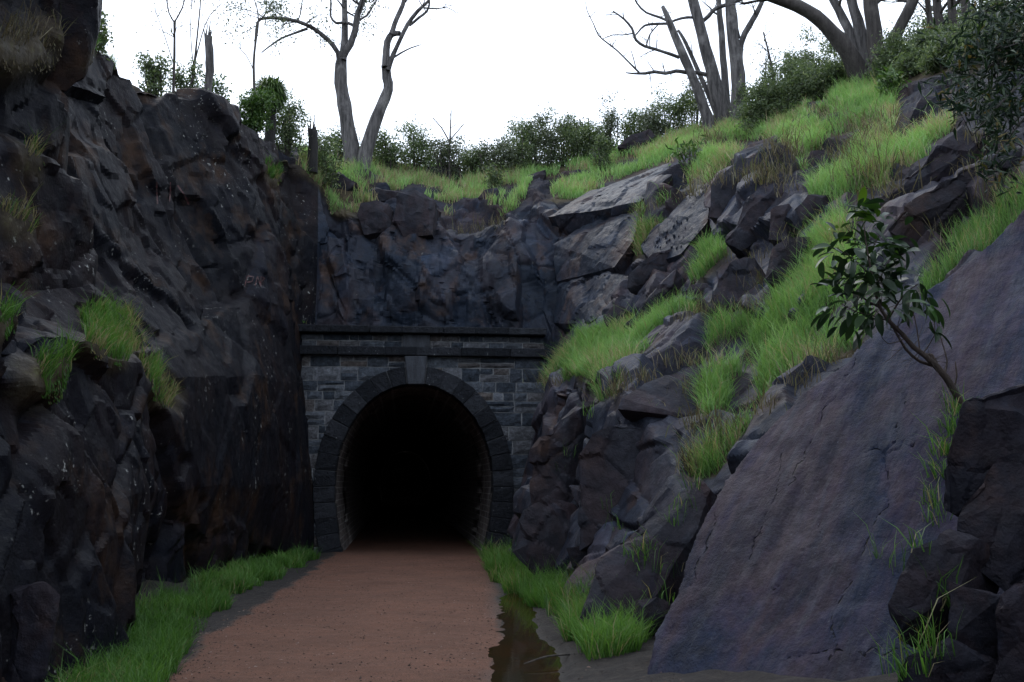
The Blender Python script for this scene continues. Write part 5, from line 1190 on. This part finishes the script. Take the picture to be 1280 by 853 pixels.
# leaning sapling in the right foreground, built leaf by leaf
def fore_sapling():
    Y = 8.6; bp = on_slab(1204, 510); Y = bp.y
    e = empty('leaning_sapling', bp, 'small leaning sapling with glossy dark broad leaves growing from the great slab', 'sapling')
    def stem(sp_, dy=0.0, nm='branch', y0=None):
        lp, lr_ = limb_from(sp_, y0 if y0 else Y, dy); lr_ = [q * .72 for q in lr_]; bag_mesh(nm, tube(([], []), lp, lr_, 8), M_STEM, e, bp); return lp
    main = stem([(1208, 516, 7), (1196, 494, 6.4), (1182, 472, 6), (1170, 458, 5.6), (1158, 446, 4.6), (1142, 434, 4.4), (1128, 418, 4), (1114, 404, 3.6), (1102, 388, 3), (1094, 365, 2.4), (1088, 335, 1.8), (1082, 300, 1.2), (1080, 280, .8)], -.25, 'stem')
    br = [stem([(1172, 460, 4), (1164, 444, 3.4), (1156, 446, 3)], 0), stem([(1170, 458, 3.2), (1150, 452, 2.6), (1132, 436, 2.4), (1118, 412, 2), (1108, 398, 1.4)], .1),
          stem([(1110, 400, 2), (1122, 380, 1.6), (1134, 365, 1.2), (1148, 355, .8)], -.2), stem([(1100, 385, 1.8), (1078, 372, 1.4), (1062, 360, 1), (1050, 352, .7)], .15), stem([(1094, 362, 1.6), (1106, 335, 1.2), (1118, 312, .8)], .2),
          stem([(1092, 350, 1.4), (1074, 330, 1.1), (1058, 318, .8), (1046, 310, .6)], -.2), stem([(1086, 320, 1.2), (1098, 296, .9), (1108, 282, .6)], -.1), stem([(1090, 340, 1.1), (1068, 300, .8), (1055, 280, .5)], .1),
          stem([(1150, 440, 1.2), (1146, 410, 1), (1140, 385, .7)], .1), stem([(1112, 402, 1.4), (1092, 395, 1.1), (1070, 390, .8), (1052, 380, .5)], -.1), stem([(1180, 470, 2), (1184, 452, 1.4), (1178, 430, 1.0), (1170, 400, .6)], .1),
          stem([(1152, 444, 1), (1168, 420, .8), (1166, 395, .6), (1160, 372, .5)], -.1), stem([(1130, 424, .9), (1110, 430, .7), (1100, 415, .5), (1104, 400, .4)], -.15), stem([(1192, 486, 2), (1196, 470, 1.6), (1194, 452, .8)], 0)]
    anchors = []
    for lp in [main[int(len(main) * .62):]] + [br[2], br[3], br[4], br[5], br[6], br[7], br[9]]:
        for k in range(max(1, len(lp) // 4), len(lp)): anchors.append((lp[k], (lp[k] - lp[k - 1]).normalized()))
    rr = random.Random(4)
    lv_, lf_ = [], []
    cl, dl_, tn = [], [], []
    for (x, y, q) in [(1066, 275, 3), (1085, 268, 10), (1104, 278, 8), (1120, 290, 6), (1060, 300, 8), (1080, 300, 12), (1104, 305, 10), (1125, 312, 6), (1045, 318, 8), (1066, 325, 12), (1090, 330, 14), (1116, 332, 9), (1050, 345, 10), (1075, 352, 12), (1098, 358, 12), (1122, 356, 9), (1142, 362, 9), (1060, 376, 9), (1086, 380, 12), (1112, 382, 9), (1140, 384, 6), (1048, 390, 7), (1070, 398, 7), (1100, 402, 5), (1166, 402, 3), (1162, 390, 4)]:
        for _ in range(int(q * 1.3 + .5)):
            p = at(x + rr.gauss(0, 9), y + rr.gauss(0, 9), Y + rr.gauss(-.1, .16)); a = min(anchors, key=lambda g: (g[0] - p).length)
            d = (p - a[0]); d = (d.normalized() if d.length > .01 else a[1]) + Vector((rr.gauss(-.15, .55), rr.gauss(0, .5), rr.gauss(-.12, .35)))
            cl.append(p); dl_.append(d.normalized()); tn.append(min(1, max(0, rr.gauss(.42, .2) + (.35 if y < 290 and rr.random() < .45 else 0))))
    C_ = np.array([list(p) for p in cl]); D_ = np.array([list(d) for d in dl_])
    for k in range(len(cl)):      # each large leaf its own piece: folded along the midrib and curved
        L = rr.uniform(.135, .22); w_ = L * rr.uniform(.28, .38); d = Vector(dl_[k]); s = d.cross(Vector((rr.gauss(0, .5), rr.gauss(0, .5), 1))).normalized(); n_ = s.cross(d)
        vs, fs = [], []
        for i in range(6):
            u = i / 5; wd = w_ * (.06 + math.sin(math.pi * min(1, u * .96 + .02))**.8 * .5) if 0 < i < 5 else w_ * .03
            c_ = d * (L * u) + n_ * (-.30 * L * u * u); vs += [c_ + s * wd + n_ * wd * .35, c_, c_ - s * wd + n_ * wd * .35]
        for i in range(5): o = i * 3; fs += [(o, o + 1, o + 4, o + 3), (o + 1, o + 2, o + 5, o + 4)]
        me = bpy.data.meshes.new('leaf'); me.from_pydata([v for v in vs], [], fs); me.materials.append(M_SAP)
        me.attributes.new('tint', 'FLOAT', 'POINT').data.foreach_set('value', [tn[k]] * len(vs)); me.polygons.foreach_set('use_smooth', [True] * len(fs))
        link('leaf', me, e, Vector(cl[k]) - bp)
    # fine bare twigs
    tb = ([], []); ends = []
    for _ in range(16):
        p = main[rr.randrange(int(len(main) * .3), int(len(main) * .7))]; grow(tb, p, Vector((rr.gauss(.2, .6), rr.gauss(0, .4), rr.gauss(.4, .6))), rr.uniform(.15, .4), .004, 1, ends, .7, .1)
    bag_mesh('twigs', tb, M_STEM, e, bp)
fore_sapling()
# tree out of frame on the right whose foliage hangs into the corner
def overhang():
    Y = 11.5; bx = 7.6; base = Vector((bx, Y, zat2(bx, Y) - .1)); e = empty('overhanging_tree', base, 'dark tree at the right edge with narrow leaves hanging into the top corner', 'tree')
    top = at(1330, 0, Y); P_, R_ = smooth_path([base, base.lerp(top, .5) + Vector((.1, .2, 0)), top], [.12, .10, .07]); bag_mesh('trunk', tube(([], []), P_, R_, 10), M_BARKD, e, base)
    tb = ([], []); ends = []
    for (x0, y0, x1, y1) in [(1330, 10, 1240, 30), (1330, 20, 1235, 80), (1330, 40, 1225, 130), (1330, 70, 1215, 170), (1330, 110, 1240, 200), (1330, 0, 1215, 20), (1330, 60, 1255, 60), (1330, 120, 1262, 160), (1330, 50, 1200, 105), (1330, 0, 1260, -20)]:
        a, b = at(x0, y0, Y), at(x1, y1, Y + random.uniform(-.8, .8)); m_ = a.lerp(b, .5) + Vector((0, random.gauss(0, .15), .12))
        P_, R_ = smooth_path([a, m_, b], [.022, .014, .006], .15); tube(tb, P_, R_, 6)
        for i in range(len(P_) // 3, len(P_)):
            grow(tb, P_[i], Vector((random.gauss(-.4, .6), random.gauss(0, .7), random.gauss(-.15, .6))), random.uniform(.2, .45), .006, 1, ends, .8, -.1, (1, 2), .3)
    bag_mesh('branches', tb, M_BARKD, e, base)
    C_ = clump_leaves(ends, max(1, 2900 // len(ends)), .10); n = len(C_)
    leaf_mesh('foliage', C_, .17, .034, np.clip(RNG.normal(.4, .25, n) + (RNG.random(n) < .1) * .4, 0, 1), M_OVER, e, base, .35, 0, True)
overhang()

# ------------------------------------------------------------------ small litter
t = NT('grit'); M_GRIT = t.done(t.ramp(t.attr('tint'), [(0, (.010, .008, .007)), (.55, (.035, .022, .017)), (.8, (.12, .07, .05)), (1, (.26, .19, .16))]), .9)
gv = []; gf = []; gt = []
for k in range(7000):
    Y = 8 + 17 * random.random()**1.35; edge_ = random.random() < .45
    X = float(pc(Y)) + (random.choice((-1, 1)) * float(phw(Y)) * (1 - .25 * random.random()**2) + random.gauss(0, .12) if edge_ else random.uniform(-1, 1) * float(phw(Y)))
    if random.random() < .12: X = float(pc(Y)) + float(phw(Y)) + random.uniform(.3, 1.5)
    ii_ = min(len(ys) - 1, int(np.searchsorted(ys, Y))); jj_ = min(len(xs) - 1, max(0, int(np.searchsorted(xs, X)))); z_ = float(F0[jj_ * len(ys) + ii_, 2])
    if z_ < -.045: continue
    r_ = random.uniform(.004, .013); o = len(gv); c_ = Vector((X, Y, z_ + .002)); g_ = random.choice((.4, .9)); a_ = random.uniform(0, 6.3); st2 = random.choice((1, 1, 2.2))
    for d in ((st2, 0, 0), (-.5, .8, 0), (-.5 * st2, -.8, 0), (0, 0, .8 * g_)):
        gv.append(c_ + Vector((d[0] * math.cos(a_) - d[1] * math.sin(a_), d[0] * math.sin(a_) + d[1] * math.cos(a_), d[2])) * r_ * random.uniform(.7, 1.4))
    gf += [(o, o + 1, o + 3), (o + 1, o + 2, o + 3), (o + 2, o, o + 3)]; gt += [random.random()**1.3] * 4
tag(link('gravel', npmesh('gravel', [tuple(v) for v in gv], gf, M_GRIT, {'tint': gt}, False)), 'loose grit and leaf litter on the path and its edges', 'gravel', None, 'stuff')
p0, p1 = ground_at(655, 830), ground_at(712, 822)
b = tube(([], []), *smooth_path([p0 + Vector((0, 0, .0)), p0.lerp(p1, .5) + Vector((0, .05, .03)), p1 + Vector((0, 0, .03))], [.006, .010, .012], .08), 6)
me_b = p0.copy(); st_ = empty('fallen_stick', me_b, 'thin dark stick lying across the edge of the puddle', 'stick'); bag_mesh('stick', b, M_TWIG, st_, me_b)
